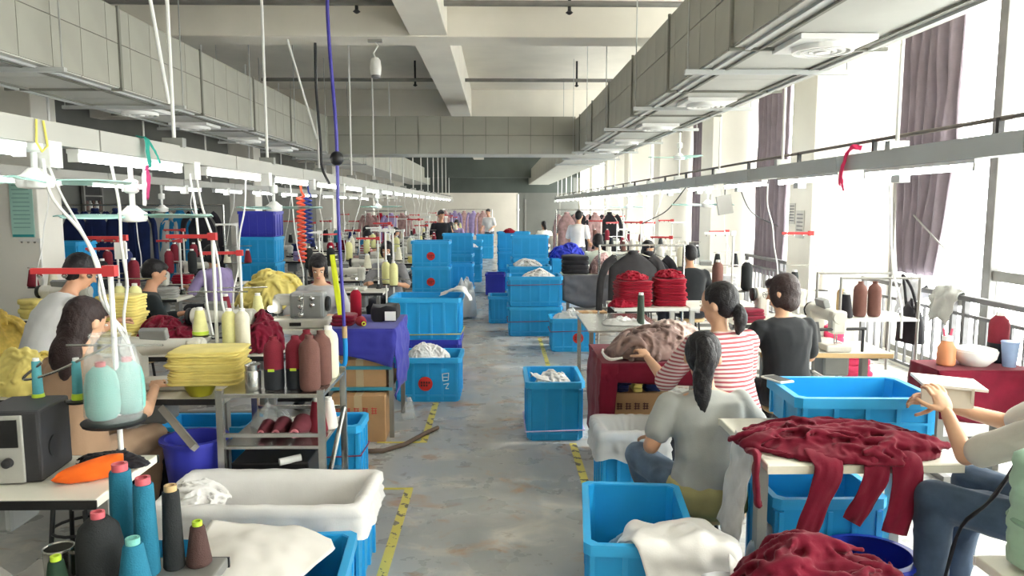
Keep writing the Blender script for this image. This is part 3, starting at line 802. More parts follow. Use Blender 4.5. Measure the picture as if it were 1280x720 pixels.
def thread_stand(label, loc, rz=0, h=.8, bar=.3, arms=((.16, .3), (-.16, .3)), group=None, bar_m=None, pole_m=None):
    """pole with cone plates and a guide bar on top"""
    t = thing('thread_stand', label, 'thread stand', loc, rz, group)
    O('pole', cached(('sp', h), lambda: MB().cyl((0, 0, 0), (0, 0, h), .011, n=10).mesh('pole')), pole_m or white_plastic, t)
    O('clamp', cached('sc', lambda: MB().lathe([(.035, 0), (.035, .015), (.02, .03), (.02, .06)], n=14).mesh('clamp')), dark_metal, t)
    O('guide_bar', cached(('sg', bar), lambda: MB().box((-bar / 2 + .02, 0, 0), (bar, .022, .024)).box((.0, 0, 0), (.05, .035, .045)).mesh('guide_bar', False)), bar_m or red_plastic, t, (0, 0, h))
    for k in range(3):
        O('guide_eye', cached('se', lambda: MB().lathe([(.008, -.012), (.012, -.02), (.006, -.03)], n=8).mesh('guide_eye')), steel, t, (-bar * (.25 + .3 * k), 0, h))
    for a, z in arms:
        O('cone_arm', cached(('sa', a), lambda: MB().cyl((0, 0, 0), (a, 0, 0), .007, n=8).mesh('cone_arm')), steel, t, (0, 0, z))
        O('cone_plate', cached('spl', lambda: MB().lathe([(.05, -.004), (.052, .004), (.02, .008)], n=16).mesh('cone_plate')), black_plastic, t, (a, 0, z))
    O('thread_rod', cached('str', lambda: MB().cyl((-.2, 0, 0), (.2, 0, 0), .005, n=8).mesh('thread_rod')), steel, t, (0, 0, h * .62))
    return t
def stool(label, loc, h=.47, group=None, mat=None, r=.16):
    t = thing('work_stool', label, 'stool', loc, 0, group)
    O('seat', cached(('sts', r), lambda: MB().lathe([(r - .01, -.035), (r, -.025), (r, -.006), (r - .012, 0)], n=20).mesh('seat')), mat or wood_edge, t, (0, 0, h))
    for k in range(4):
        a = PI / 4 + k * PI / 2
        O('leg', cached(('stl', h, r), lambda: MB().cyl((r * .9, 0, 0), (r * .62, 0, h - .03), .012, n=8).mesh('leg')), dark_metal, t, (0, 0, 0), (0, 0, a))
    O('foot_ring', cached(('str', h, r), lambda: MB().tube([(r * .8 * math.cos(2 * PI * j / 16), r * .8 * math.sin(2 * PI * j / 16), h * .35) for j in range(17)], .008).mesh('foot_ring')), dark_metal, t)
    return t
def cable(label, pts, mat=None, r=.005, cat='cable', name='power_cable', n=24, group=None):
    return tag(O(name, MB().tube(spline(pts, n), r, 6), mat or cable_w), label, cat, group)

# ================================================================== PEOPLE
def hand_mesh(mb, wrist, d, palm_n, side, curl=.6, s=1.):
    """palm and five bent fingers; d = direction of fingers, palm_n = direction the palm faces"""
    d = Vector(d).normalized(); pn = Vector(palm_n); pn = (pn - d * pn.dot(d)).normalized(); lat = d.cross(pn) * side
    w = Vector(wrist)
    mt = Matrix((lat, d, pn)).transposed()
    mb.ell(w + d * .05 * s, (.04 * s, .055 * s, .016 * s), mt)
    for i, (off, ln) in enumerate(((-.03, .062), (-.01, .075), (.011, .078), (.031, .07))):
        p = w + d * .088 * s + lat * off * s
        c = curl + i * .03; a = c * .5
        for k, f in enumerate((.45, .32, .23)):
            dd = (d * math.cos(a) + pn * math.sin(a)).normalized(); q = p + dd * ln * f * s
            mb.capsule(p, (.0092 - k * .0009) * s, q, (.0086 - k * .0009) * s, 8); p = q; a += c * .75
    p = w + d * .025 * s + lat * .032 * s
    for k, f in enumerate((.034, .03, .024)):
        dd = (d * (.55 + .2 * k) + lat * (.75 - .3 * k) + pn * (.3 + .15 * k)).normalized(); q = p + dd * f * s
        mb.capsule(p, (.0115 - k * .001) * s, q, (.0105 - k * .001) * s, 8); p = q
def person(label, loc, yaw, seat=.47, lean=.2, head=(0, .15), shirt=None, pants=None, hair='short', hair_mat=None, skin_m=None, female=False,
           arms=None, legs=None, vox=.016, sleeve=.75, stand=False, turn=0., group=None, s=1., under=None, glasses=False, shoes=None, bend=0., side=0., tail_dir=(0, -.4, -1), wr=.007, girth=1., hs=1.06):
    t = thing('person', label, 'person', loc, yaw, group)
    skin_m = skin_m or skin; hair_mat = hair_mat or hair_m
    pz = .92 if stand else seat + .085
    fw = (.93 if female else 1.) * girth
    def dirv(a): return Vector((math.sin(side), math.sin(a), math.cos(a))).normalized()
    p0 = Vector((0, 0, pz))
    p1 = p0 + dirv(lean * .4) * .17
    p2 = p1 + dirv(lean + bend * .5) * .17
    p3 = p2 + dirv(lean * 1.15 + bend) * .13
    p4 = p3 + dirv(lean * 1.1 + bend * 1.1) * .07
    hd = dirv(lean * .5 + head[1] * .6 + bend * .9)
    hc = p4 + hd * .155
    def trot(k): return Matrix.Rotation(turn * k, 3, 'Z')
    def tring(c, w, d, ax, k, n=22, p=2.4):
        yv = Vector((0, math.cos(ax), -math.sin(ax)))
        out = []
        for j in range(n):
            a = 2 * PI * j / n; ca, sa = math.cos(a), math.sin(a); rr = (abs(ca) ** p + abs(sa) ** p) ** (-1 / p)
            out.append(c + trot(k) @ (Vector((1, 0, 0)) * w * ca * rr + yv * d * sa * rr))
        return out
    def torso(mb, g, bottom=True):
        l = lean
        rs = []
        if bottom: rs += [tring(p0 + Vector((0, 0, -.09)), .10 + g, .07 + g, 0, 0), tring(p0 + Vector((0, -.01, -.06)), .15 + g, .115 + g, 0, 0)]
        rs += [tring(p0, (.178 if female else .168) * girth + g, .13 * girth + g, l * .2, 0), tring(p0.lerp(p1, .5), .155 * girth + g, .118 * girth + g, l * .4, .2),
               tring(p1, (.133 if female else .145) * girth + g, .108 * girth + g, l * .6, .4), tring(p1.lerp(p2, .5), .15 * fw + g, .112 + g, l, .7), tring(p2, .168 * fw + g, .115 + g, l, .9),
               tring(p3 + dirv(l) * -.03, .185 * fw + g, .1 + g, l, 1), tring(p3 + dirv(l) * .025, .15 * fw + g, .075 + g * .8, l, 1), tring(p4 + dirv(l) * -.015, .07 + g * .6, .062 + g * .6, l, 1)]
        mb.rings(rs)
    SH = [p3 + trot(1) @ Vector((sx * .185 * fw, 0, -.02)) for sx in (-1, 1)]
    if arms is None:
        arms = [((-.3, .18, pz + .2), (-.16, .43, pz + .26)), ((.3, .18, pz + .2), (.16, .43, pz + .26))]
    if legs is None:
        legs = [((-.14, .42, seat + .06), (-.14, .38, .09)), ((.14, .42, seat + .06), (.14, .38, .09))] if not stand else [((-.1, .02, .5), (-.11, -.01, .09)), ((.1, .03, .5), (.11, .05, .09))]
    HP = [p0 + Vector((sx * .092, 0, -.02)) for sx in (-1, 1)]
    body = MB(); torso(body, 0)
    body.capsule(p4 - hd * .06, .058, hc - hd * .05, .05)
    hm = Euler((-(lean * .5 + head[1]), side * .4, head[0] + turn)).to_matrix() * hs
    def hp(x, y, z): return hc + hm @ Vector((x, y, z))
    body.ell(hp(0, -.005, .02), (.073, .092, .092), hm)
    body.ell(hp(0, .022, -.04), (.055, .062, .075), hm)
    body.capsule(hp(0, .085, .008), .008, hp(0, .102, -.022), .012, 8)
    body.ell(hp(0, .068, -.062), (.025, .014, .009), hm, 10, 6)
    for sx in (-1, 1):
        body.ell(hp(sx * .076, -.004, -.008), (.012, .018, .03), hm, 10, 6)
    for i in (0, 1):
        e, h = Vector(arms[i][0]), Vector(arms[i][1])
        body.capsule(SH[i], .05 * fw, e, .04 * fw); body.capsule(e, .04 * fw, h, .026)
        k, a = Vector(legs[i][0]), Vector(legs[i][1])
        body.capsule(HP[i], .082, k, .058); body.capsule(k, .057, a, .036)
        body.capsule(a + Vector((0, -.02, -.045)), .035, a + Vector((0, .12, -.055)), .03)
    bm = fuse(body, vox, 3, 'body')
    # hands joined into the same mesh
    hb = MB()
    for i in (0, 1):
        e, h = Vector(arms[i][0]), Vector(arms[i][1]); dd = (h - e).normalized()
        pn = Vector(arms[i][2]) if len(arms[i]) > 2 else Vector((0, .1, -1))
        hand_mesh(hb, h - dd * .005, dd if len(arms[i]) < 4 else arms[i][3], pn, 1 if i == 0 else -1)
    hme = fuse(hb, .0045 if vox < .015 else .006, 1, 'hands')
    vs = [tuple(v.co) for v in bm.vertices]; fs = [tuple(p.vertices) for p in bm.polygons]
    mb = MB().add(vs, fs).add([tuple(v.co) for v in hme.vertices], [tuple(p.vertices) for p in hme.polygons])
    USED.extend((bm, hme))
    O('body', mb, skin_m, t, ang=180)
    # shirt
    sh = MB(); torso(sh, .014)
    for i in (0, 1):
        e = SH[i].lerp(Vector(arms[i][0]), min(1, sleeve)); r = .05 - .008 * min(1, sleeve)
        sh.capsule(SH[i], .066 * fw, e, (r + .02) * fw)
        if sleeve > 1:
            h = Vector(arms[i][0]).lerp(Vector(arms[i][1]), sleeve - 1); sh.capsule(e, .056, h, .042)
    O('shirt', fuse(sh, vox, 3, 'shirt', wr, 7, loc[1]), shirt or grey_f, t)
    pt = MB()
    if under is not None:
        ub = MB().rings([tring(p0 + Vector((0, -.02, -.12)), .15, .11, 0, 0), tring(p0 + Vector((0, -.02, -.06)), .215, .165, 0, 0), tring(p0 + Vector((0, -.01, .03)), .22, .165, 0, 0), tring(p0.lerp(p1, .45), .2, .15, 0, 0)])
        O('waist_layer', fuse(ub, vox, 3, 'waist_layer', wr, 9, 3), under, t)
    pt.rings([tring(p0 + Vector((0, 0, -.1)), .12, .09, 0, 0), tring(p0 + Vector((0, -.01, -.06)), .17, .132, 0, 0), tring(p0 + Vector((0, 0, .01)), .186, .142, 0, 0), tring(p0 + Vector((0, 0, .05)), .165, .13, 0, 0)])
    for i in (0, 1):
        k, a = Vector(legs[i][0]), Vector(legs[i][1])
        pt.capsule(HP[i], .098, k, .078); pt.capsule(k, .077, k.lerp(a, .93), .056)
    O('trousers', fuse(pt, vox, 3, 'trousers', wr, 10, loc[0]), pants or trouser_dark, t)
    for i in (0, 1):
        a = Vector(legs[i][1])
        sb = MB().capsule(a + Vector((0, -.03, -.05)), .042, a + Vector((0, .13, -.058)), .036); sb.capsule(a + Vector((0, -.02, -.02)), .042, a + Vector((0, -.02, -.045)), .044)
        for q in range(len(sb.v)): sb.v[q] = (sb.v[q][0], sb.v[q][1], max(sb.v[q][2], a.z - .088))
        O('shoe', sb, shoes or black_plastic, t)
    # hair
    hb = MB()
    hb.ell(hp(0, -.024, .034), (.084, .096, .09), hm)
    hb.ell(hp(0, -.045, .0), (.076, .07, .085), hm)
    if hair == 'short':
        hb.ell(hp(0, .02, .075), (.06, .065, .04), hm)
    elif hair == 'bob':
        hb.ell(hp(0, -.03, -.045), (.088, .07, .085), hm); hb.ell(hp(-.06, .02, -.01), (.026, .04, .08), hm); hb.ell(hp(.06, .02, -.01), (.026, .04, .08), hm); hb.ell(hp(0, .045, .07), (.06, .045, .035), hm)
    elif hair == 'long':
        hb.ell(hp(0, -.045, -.05), (.09, .065, .1), hm); hb.ell(hp(0, -.06, -.15), (.085, .05, .11), hm); hb.ell(hp(.05, -.05, -.2), (.05, .04, .1), hm); hb.ell(hp(0, .045, .07), (.06, .045, .035), hm)
    hob = O('hair', fuse(hb, .009 if vox < .015 else .013, 3, 'hair', .004, 40, 1), hair_mat, t)
    if hair == 'pony':
        b = hp(0, -.108, .035); td = Vector(tail_dir).normalized()
        pts = spline([hp(0, -.085, .04), hp(0, -.135, .05), b + Vector((0, -.045, -.04)) , b + td * .16, b + td * .27, b + td * .37], 16)
        rad = [.024, .028, .032, .038, .044, .047, .05, .051, .052, .052, .05, .047, .043, .037, .029, .02, .008]
        pm = MB().tube(pts, rad, 14)
        O('ponytail', fuse(pm, .008, 2, 'ponytail', .007, 30, 2), hair_mat, hob)
        O('hair_tie', MB().lathe([(.03, -.008), (.034, 0), (.03, .008)], hp(0, -.115, .05), 12, hm @ Vector((0, 1, .1))), white_plastic, hob)
    elif hair == 'low_pony':
        b = hp(0, -.09, -.03)
        pm = MB().tube(spline([hp(0, -.07, -.01), b, b + Vector((0, -.05, -.05)), b + Vector((0, -.045, -.12)), b + Vector((0, -.03, -.17))], 12), [.02, .024, .03, .036, .04, .042, .042, .04, .037, .032, .026, .018, .008], 14)
        O('ponytail', fuse(pm, .008, 2, 'ponytail', .005, 30, 2), hair_mat, hob)
        O('hair_tie', MB().lathe([(.026, -.008), (.03, 0), (.026, .008)], b, 12, hm @ Vector((0, 1, .2))), white_plastic, hob)
    # face
    for sx in (-1, 1):
        e = O('eye', MB().ell(hp(sx * .03, .083, .008), (.012, .007, .006), hm, 10, 6), M('eye_white', '#e8e4de', .3, 0, 0), t)
        O('iris', MB().ell(hp(sx * .03, .0885, .008), (.005, .003, .005), hm, 8, 6), black_plastic, e)
        O('eyebrow', MB().capsule(hp(sx * .018, .088, .027), .0035, hp(sx * .044, .079, .027), .003, 6), hair_mat, t)
    O('mouth', MB().ell(hp(0, .08, -.06), (.02, .006, .006), hm, 10, 6), M('lips', '#a9605a', .5, 0, 0), t)
    if glasses:
        g = MB()
        for sx in (-1, 1):
            g.tube([hp(sx * .034 + .024 * math.cos(2 * PI * j / 14), .1, .006 + .018 * math.sin(2 * PI * j / 14)) for j in range(15)], .002, 5)
            g.tube([hp(sx * .058, .1, .01), hp(sx * .078, .05, .01), hp(sx * .08, -.01, .005)], .002, 5)
        g.tube([hp(-.01, .1, .008), hp(.01, .1, .008)], .002, 5)
        O('glasses', g, black_plastic, t)
    return t

# ================================================================== ASSEMBLY HELPERS
def W2L(loc, yaw, p):
    v = Vector(p) - Vector(loc); c, s = math.cos(-yaw), math.sin(-yaw)
    return (v.x * c - v.y * s, v.x * s + v.y * c, v.z)
def strip(name, pts, wdir, widths, thick, mat, parent=None, n=18, m=16, wr=.008, seed=0):
    """flattened hollow-looking sleeve or trouser leg following a path"""
    pts = spline(pts, n); wd = Vector(wdir).normalized(); rs = []
    for i, p in enumerate(pts):
        t = (pts[min(i + 1, n)] - pts[max(i - 1, 0)]).normalized(); w = (wd - t * wd.dot(t)).normalized(); nn = t.cross(w)
        f = i / n; k = f * (len(widths) - 1); a = min(int(k), len(widths) - 2); hw = widths[a] + (widths[a + 1] - widths[a]) * (k - a)
        rs.append([p + w * hw * math.cos(2 * PI * j / m) + nn * (thick * math.sin(2 * PI * j / m) + wr * nz(math.cos(2 * PI * j / m) * 2 + seed, f * 6, seed + j * .02)) for j in range(m)])
    return O(name, MB().rings(rs), mat, parent, ang=80)
def liner(label, loc, L, W, H, rz=0, mat=None, drop=.13, depth=.3, seed=0):
    """cloth lining folded over the rim of a bin"""
    n = 120; rs = []
    prof = [(-.085, H - depth), (-.07, H - depth * .5), (-.055, H - .03), (-.02, H + .012), (.012, H + .02), (.032, H + .004), (.038, H - drop * .25), (.03, H - drop * .4), (.042, H - drop * .6), (.036, H - drop * .75), (.046, H - drop), (.03, H - drop * .98), (.026, H - drop * .3)]
    for g, z in prof:
        ring = []
        for j in range(n):
            a = 2 * PI * j / n; c, s = math.cos(a), math.sin(a); p = 18; rr = (abs(c) ** p + abs(s) ** p) ** (-1 / p)
            out = z < H and g > 0
            wv = .008 * nz(c * 4 + seed, s * 4, z * 9) + .006 * nz(c * 9, s * 9 + seed, z * 22)
            dz = (.03 * nz(c * 3 + seed, s * 3, 1) if (out and z < H - drop * .6) else .006 * nz(c * 6, s * 6, seed))
            ring.append((c * rr * (L / 2 + g + wv), s * rr * (W / 2 + g + wv), z + dz))
        rs.append(ring)
    mb = MB(); mb.rings(rs, False); k = len(mb.v); mb.f.append(tuple(reversed(range(n))))
    o = O('bin_liner', mb, mat or white_f, None, loc, (0, 0, rz), ang=80)
    return tag(o, label, 'cloth')
def box_open(label, loc, L, W, H, rz=0, mat=None, flaps=True, marks=None, tape_on=True, name='carton_box'):
    t = thing(name, label, 'cardboard box', loc, rz)
    O('body', MB().box((0, 0, H / 2), (L, W, H)), mat or carton, t, bevel=.004, smooth=False)
    if tape_on: O('tape_strip', MB().box((0, 0, H / 2), (.06, W + .004, H + .004)), carton_tape, t, smooth=False)
    if flaps:
        for s in (-1, 1): O('flap', MB().box((0, s * (W / 2 - .1), H + .006), (L - .01, .2 if W > .4 else W * .48, .006)), mat or carton, t, smooth=False)
    if marks:
        col, rows, n, sz = marks
        for r in range(rows):
            for k in range(n):
                g = O('print_mark', cached(('pm', sz), lambda: MB().box((0, 0, sz * .35), (sz * .8, .003, sz * .13)).box((0, 0, 0), (sz * .8, .003, sz * .13)).box((0, 0, -sz * .35), (sz * .8, .003, sz * .13)).box((-sz * .2, 0, 0), (sz * .13, .003, sz)).box((sz * .22, 0, -.1 * sz), (sz * .13, .003, sz * .7)).mesh('print_mark', False)), col, t, (-L * .36 + k * sz * 1.25, -W / 2 - .002, H * (.68 - .33 * r)))
    return t

# ================================================================== RIGHT FOREGROUND
# low crate with white cloth in front of the woman in grey
crate('open blue crate with white cloth hanging over its corner', (.64, 3.28, 0), .46, .7, .43, R(-6), ribs=(3, 4))
heap('white_cloth', 'grey-white cloth scraps inside the open crate', 'cloth', (.65, 3.3, .12), .16, .25, .2, fabric('offwhite_cloth', '#cfcdc8'), 4, fold=.5)
cloth = sheet('white_cloth', [[(.52, 3.12, .36), (.6, 3.2, .4), (.8, 3.3, .36), (1.0, 3.28, .3)], [(.56, 2.94, .45), (.66, 3.02, .46), (.82, 3.1, .47), (1.02, 3.05, .42)], [(.6, 2.84, .36), (.7, 2.86, .43), (.86, 2.86, .46), (1.0, 2.86, .44)], [(.62, 2.8, .2), (.74, 2.8, .2), (.88, 2.8, .22), (1.0, 2.8, .2)]], white_f, 34, 34, .022, 8, 2)
tag(cloth, 'crumpled white cloth draped over the crate corner', 'cloth')
cl2 = sheet('white_cloth', [[(1.05, 3.36, .36), (1.08, 3.36, .5), (1.1, 3.36, .66), (1.12, 3.35, .8)], [(1.03, 3.2, .36), (1.065, 3.2, .5), (1.09, 3.2, .66), (1.11, 3.18, .8)], [(1.04, 3.04, .38), (1.06, 3.05, .5), (1.08, 3.06, .66), (1.1, 3.05, .8)]], fabric('pale_grey_cloth', '#c6c4c2'), 24, 24, .016, 8, 6)
tag(cl2, 'pale grey cloth hanging down the left table edge', 'cloth')
# table with maroon garments
sewing_table('white table covered with maroon garments', (1.53, 3.27, 0), 0, .82, .68, .78, edge=M('cream_edge', '#d8d4c4', .5), pedal=False, leg_m=M('leg_cream', '#b9b8ad', .5))
g = thing('maroon_garment', 'spread maroon garments hanging over the white table edge', 'clothes', (0, 0, 0))
O('garment_heap', crumple_mesh(.46, .23, .075, 11, 1.3, 4), maroon_f, g, (1.5, 3.14, .782), (0, 0, R(-8)), ang=75)
strip('sleeve', [(1.1, 3.1, .8), (1.095, 3.0, .795), (1.085, 2.97, .72), (1.09, 2.96, .62), (1.1, 2.96, .6)], (.3, 1, 0), [.03, .035, .035, .03], .014, maroon_f, g, seed=1)
strip('trouser_leg', [(1.36, 3.1, .815), (1.36, 2.95, .812), (1.36, 2.9, .76), (1.32, 2.89, .64), (1.27, 2.885, .5)], (1, 0, 0), [.06, .065, .06, .05, .045], .009, maroon_f, g, seed=3, wr=.014, m=28)
strip('trouser_leg', [(1.58, 3.1, .815), (1.57, 2.95, .812), (1.56, 2.9, .76), (1.52, 2.89, .66), (1.46, 2.885, .55)], (1, 0, 0), [.06, .06, .055, .05, .04], .009, maroon_f, g, seed=5, wr=.014, m=28)
strip('trouser_leg', [(1.7, 3.12, .815), (1.69, 2.95, .812), (1.69, 2.9, .76), (1.67, 2.89, .64), (1.64, 2.885, .5)], (1, 0, 0), [.07, .07, .065, .06, .055], .009, maroon_f, g, seed=8, wr=.014, m=28)
# blue tray crate on the table
cr_on = crate('shallow blue crate standing on the maroon garment table', (1.72, 3.5, .782), .64, .42, .18, R(-2), ribs=(4, 2))
tp = thing('mobile_phone', 'white phone lying on the corner of the shallow blue crate', 'phone', (1.42, 3.64, .968), R(20))
O('case', MB().box((0, 0, .005), (.085, .15, .01)), white_plastic, tp, bevel=.003, smooth=False)
O('screen', MB().box((0, 0, .011), (.07, .12, .002)), black_plastic, tp, smooth=False)
# under the table
crate('blue crate standing under the maroon garment table', (1.52, 3.4, 0), .5, .4, .52)
heap('plastic_bag', 'crumpled clear plastic bag beside the table leg', 'plastic bag', (1.27, 3.02, 0), .13, .14, .4, film, 8, fold=.12, power=3)
heap('plastic_bag', 'wide clear plastic bag of grey scraps under the table', 'plastic bag', (1.28, 3.3, 0), .14, .12, .42, film_d, 15, fold=.12, power=3)
def tub(label, loc, r0, r1, h, mat, sx=1.25, thick=.012):
    t = thing('plastic_tub', label, 'tub', loc)
    def rg(r, z): return [(r * sx * math.cos(2 * PI * j / 32), r * math.sin(2 * PI * j / 32), z) for j in range(32)]
    O('shell', MB().rings([rg(r0, 0), rg(r1, h), rg(r1 - thick, h), rg(r0 - thick, .02)]), mat, t)
    O('rim', MB().rings([rg(r1 - .004, h - .02), rg(r1 + .014, h - .016), rg(r1 + .014, h + .002), rg(r1 - thick, h + .004)], False, True), mat, t)
    return t
tub('deep blue plastic tub on the floor under the maroon trouser legs', (1.6, 3.0, 0), .13, .17, .36, M('tub_deep_blue', '#1c2f9e', .35), 1.1)
# bin of maroon cloth
crate('blue bin lined with white cloth holding maroon fabric', (1.17, 2.42, 0), .72, .5, .42)
liner('white cloth lining around the maroon fabric bin', (1.17, 2.42, 0), .72, .5, .43, 0, white_f2, .2, .2, 3)
heap('maroon_fabric', 'large crumpled heap of maroon fabric in the lined bin', 'cloth', (1.14, 2.46, .38), .36, .24, .32, maroon_f, 21, 0, None, None, nr=30, nt=80, fold=.45, power=2.6)
cl3 = sheet('white_cloth', [[(.9, 2.72, .5), (.96, 2.68, .47), (1.02, 2.62, .45)], [(.86, 2.56, .48), (.9, 2.5, .47), (.96, 2.5, .47)], [(.84, 2.4, .44), (.86, 2.34, .46), (.92, 2.3, .46)]], white_f, 16, 16, .02, 10, 4)
tag(cl3, 'small white cloth with maroon edging beside the maroon heap', 'cloth')
strip('maroon_edging', [(.9, 2.6, .53), (.95, 2.58, .51), (1.0, 2.52, .5), (1.02, 2.48, .52)], (0, 1, .3), [.006, .012, .01], .004, maroon_f, cl3)
# ---- people on the right
loc = (1.1, 3.7, 0); yw = R(8)
person('woman in grey t-shirt with long ponytail sitting on a low stool', loc, yw, .28, .26, (R(-24), .22), fabric('heather_grey', '#a2a4a1', .04), denim, 'pony', hair_m, skin, True,
       arms=[(W2L(loc, yw, (.8, 3.72, .6)), W2L(loc, yw, (.86, 3.98, .56))), (W2L(loc, yw, (1.42, 3.78, .62)), W2L(loc, yw, (1.34, 4.05, .6)))],
       legs=[(W2L(loc, yw, (.8, 4.04, .44)), W2L(loc, yw, (.9, 4.1, .09))), (W2L(loc, yw, (1.2, 4.12, .43)), W2L(loc, yw, (1.2, 4.06, .09)))], vox=.012, sleeve=.62, under=fabric('olive_cloth', '#a89f6e', .08), tail_dir=(-.08, -.22, -1), side=.03, shoes=white_plastic, girth=1.16, hs=1.16)
stool('low wooden stool under the woman in grey', (1.1, 3.7, 0), .265, mat=wood_edge, r=.14)
loc = (1.42, 4.42, 0); yw = R(22)
person('woman in red and white striped top with tied black hair', loc, yw, .47, .2, (R(32), .12), striped('red_stripes', '#dccac4', '#a8555c', 40, 2, .85, 0, .52), trouser_dark, 'low_pony', hair_m, skin2, True, vox=.012, sleeve=1.2, girth=1.2, hs=1.16,
       arms=[(W2L(loc, yw, (1.07, 4.58, .74)), W2L(loc, yw, (1.0, 4.83, .84))), (W2L(loc, yw, (1.62, 4.7, .76)), W2L(loc, yw, (1.4, 4.9, .84)))])
stool('wooden stool under the woman in the striped top', (1.42, 4.42, 0), .455)
loc = (2.02, 5.0, 0); yw = R(12)
person('person in black t-shirt with glasses sewing by the window', loc, yw, .47, .16, (R(38), .18), fabric('black_tshirt', '#26282b', .1), trouser_dark, 'bob', hair_b, skin2, False, vox=.012, sleeve=.8, glasses=True, hs=1.12)
stool('wooden stool under the person in black t-shirt', (2.02, 5.0, 0), .455)
loc = (2.26, 2.62, 0); yw = R(52)
person('seated person in pale grey shirt and jeans holding a white card', loc, yw, .55, .22, (0, .2), fabric('stone_shirt', '#c3bfb6', .05), denim_dark, 'short', hair_m, skin2, False, vox=.011, sleeve=.85,
       arms=[(W2L(loc, yw, (1.88, 2.83, .85)), W2L(loc, yw, (1.855, 2.93, 1.0)), (.6, .6, .1)), (W2L(loc, yw, (2.25, 3.1, .9)), W2L(loc, yw, (2.0, 3.2, .96)), (-.6, .2, -.3))],
       legs=[(W2L(loc, yw, (1.78, 2.86, .66)), W2L(loc, yw, (1.8, 2.86, .09))), (W2L(loc, yw, (2.08, 3.08, .64)), W2L(loc, yw, (2.05, 3.12, .09)))])
stool('stool under the person in pale grey shirt', (2.26, 2.62, 0), .535)
cd = thing('white_card_stack', 'white cardboard piece held above the blue crate', 'cardboard', (1.93, 3.06, 1.03), R(-12))
O('card_front', MB().box((0, 0, 0), (.2, .012, .09), (R(-10), 0, 0)), M('card_beige', '#cfc7b8', .7), cd, smooth=False)
O('card_top', MB().box((.03, .07, .05), (.26, .16, .012), (R(4), R(4), 0)), M('card_white', '#efede6', .6), cd, smooth=False)
O('card_side', MB().box((.1, .05, .0), (.012, .12, .08)), M('card_beige', '#cfc7b8', .7), cd, smooth=False)
# strap bag on his waist
wb = tag(strip('shoulder_strap', [(1.96, 2.62, .93), (1.9, 2.64, .8), (1.86, 2.66, .72), (1.8, 2.7, .62), (1.77, 2.72, .45), (1.74, 2.72, .3)], (.4, .9, 0), [.012, .02, .012, .006, .005], .005, black_f), 'thin black strap hanging from the seated person in grey', 'strap')
# mint bundle at the edge on a small white table
sewing_table('small white table under the mint green bundle', (1.96, 2.2, 0), 0, .6, .42, .64, pedal=False, edge=white_plastic, leg_m=white_plastic)
mg = thing('mint_fabric_bundle', 'tall bundle of mint green fabric on the small table', 'cloth', (1.82, 2.3, .642))
mrs = []
for i in range(22):
    z = i / 21 * .4; rr = .105 + .012 * abs(math.sin(i * .9 + .6 * nz(i * .3, 1, 2))) - (.03 if i in (0, 21) else 0)
    mrs.append([((rr + .012 * nz(math.cos(a) * 2, math.sin(a) * 2, z * 9)) * math.cos(a), (rr + .012 * nz(math.cos(a) * 2, math.sin(a) * 2, z * 9 + 4)) * math.sin(a) * .9, z + .02 * nz(math.cos(a) * 1.4, math.sin(a) * 1.4, i * .2)) for a in [2 * PI * j / 30 for j in range(30)]])
O('fabric_roll', MB().rings(mrs), green_f, mg, ang=80)
O('tie_band', MB().lathe([(.112, .16), (.118, .17), (.112, .18)], n=30), fabric('sage_band', '#7f9f8a'), mg)

# ---- maroon covered table with taupe fabric
sewing_table('table draped in maroon cloth with taupe fabric on top', (1.13, 5.25, 0), 0, .8, .66, .775, pedal=False)
mc = thing('maroon_tablecloth', 'maroon cloth draped over the taupe fabric table', 'tablecloth', (0, 0, 0))
O('top_cloth', MB().box2((.71, 4.9, .779), (1.55, 5.6, .785)), maroon_f, mc, smooth=False)
o1 = sheet('front_drape', [[(.71, 4.9, .785), (1.1, 4.9, .785), (1.55, 4.9, .785)], [(.71, 4.885, .72), (1.1, 4.885, .72), (1.55, 4.885, .72)], [(.715, 4.885, .66), (1.1, 4.88, .64), (1.55, 4.885, .62)]], maroon_f, 20, 8, .008, 8, 3, parent=mc)
o2 = sheet('side_drape', [[(.715, 4.89, .785), (.705, 5.2, .785), (.705, 5.6, .785)], [(.70, 4.88, .5), (.69, 5.2, .5), (.7, 5.6, .5)], [(.705, 4.88, .14), (.69, 5.2, .16), (.7, 5.6, .15)]], maroon_f, 20, 16, .016, 6, 4, parent=mc)
o3 = sheet('corner_drape', [[(.7, 4.885, .785), (.76, 4.882, .785), (.82, 4.885, .785)], [(.69, 4.88, .5), (.75, 4.875, .5), (.8, 4.88, .5)], [(.7, 4.88, .16), (.74, 4.87, .15), (.78, 4.88, .17)]], maroon_f, 12, 16, .008, 7, 5, parent=mc)
heap('taupe_fabric', 'large crumpled heap of taupe fabric on the maroon table', 'cloth', (1.1, 5.18, .79), .36, .25, .2, brown_f, 33, .3, nr=34, nt=100, fold=.8, freq=5.5, power=2.4)
heap('taupe_fabric', 'pale creased taupe bundle lying behind the maroon table heap', 'cloth', (1.3, 5.34, .79), .24, .2, .25, fabric('pale_taupe', '#b9a69e', .2), 35, .3, fold=.7, freq=5, power=2.4)
strip('fabric_tie', [(.74, 5.1, .84), (.73, 5.0, .83), (.77, 4.96, .8), (.86, 4.98, .805)], (0, 0, 1), [.008, .012, .008], .006, white_f, mc)
box_open('brown carton with dark print under the maroon table', (1.02, 5.3, .22), .42, .36, .3, 0, marks=(dark_ink, 2, 4, .05), flaps=False, tape_on=False)
bx = thing('storage_box', 'grey bin supporting the carton under the maroon table', 'box', (1.02, 5.3, 0)); O('body', MB().box((0, 0, .108), (.44, .38, .216)), wall_grey, bx, bevel=.01, smooth=False); O('lid', MB().box((0, 0, .205), (.46, .4, .02)), frame_grey, bx, smooth=False)
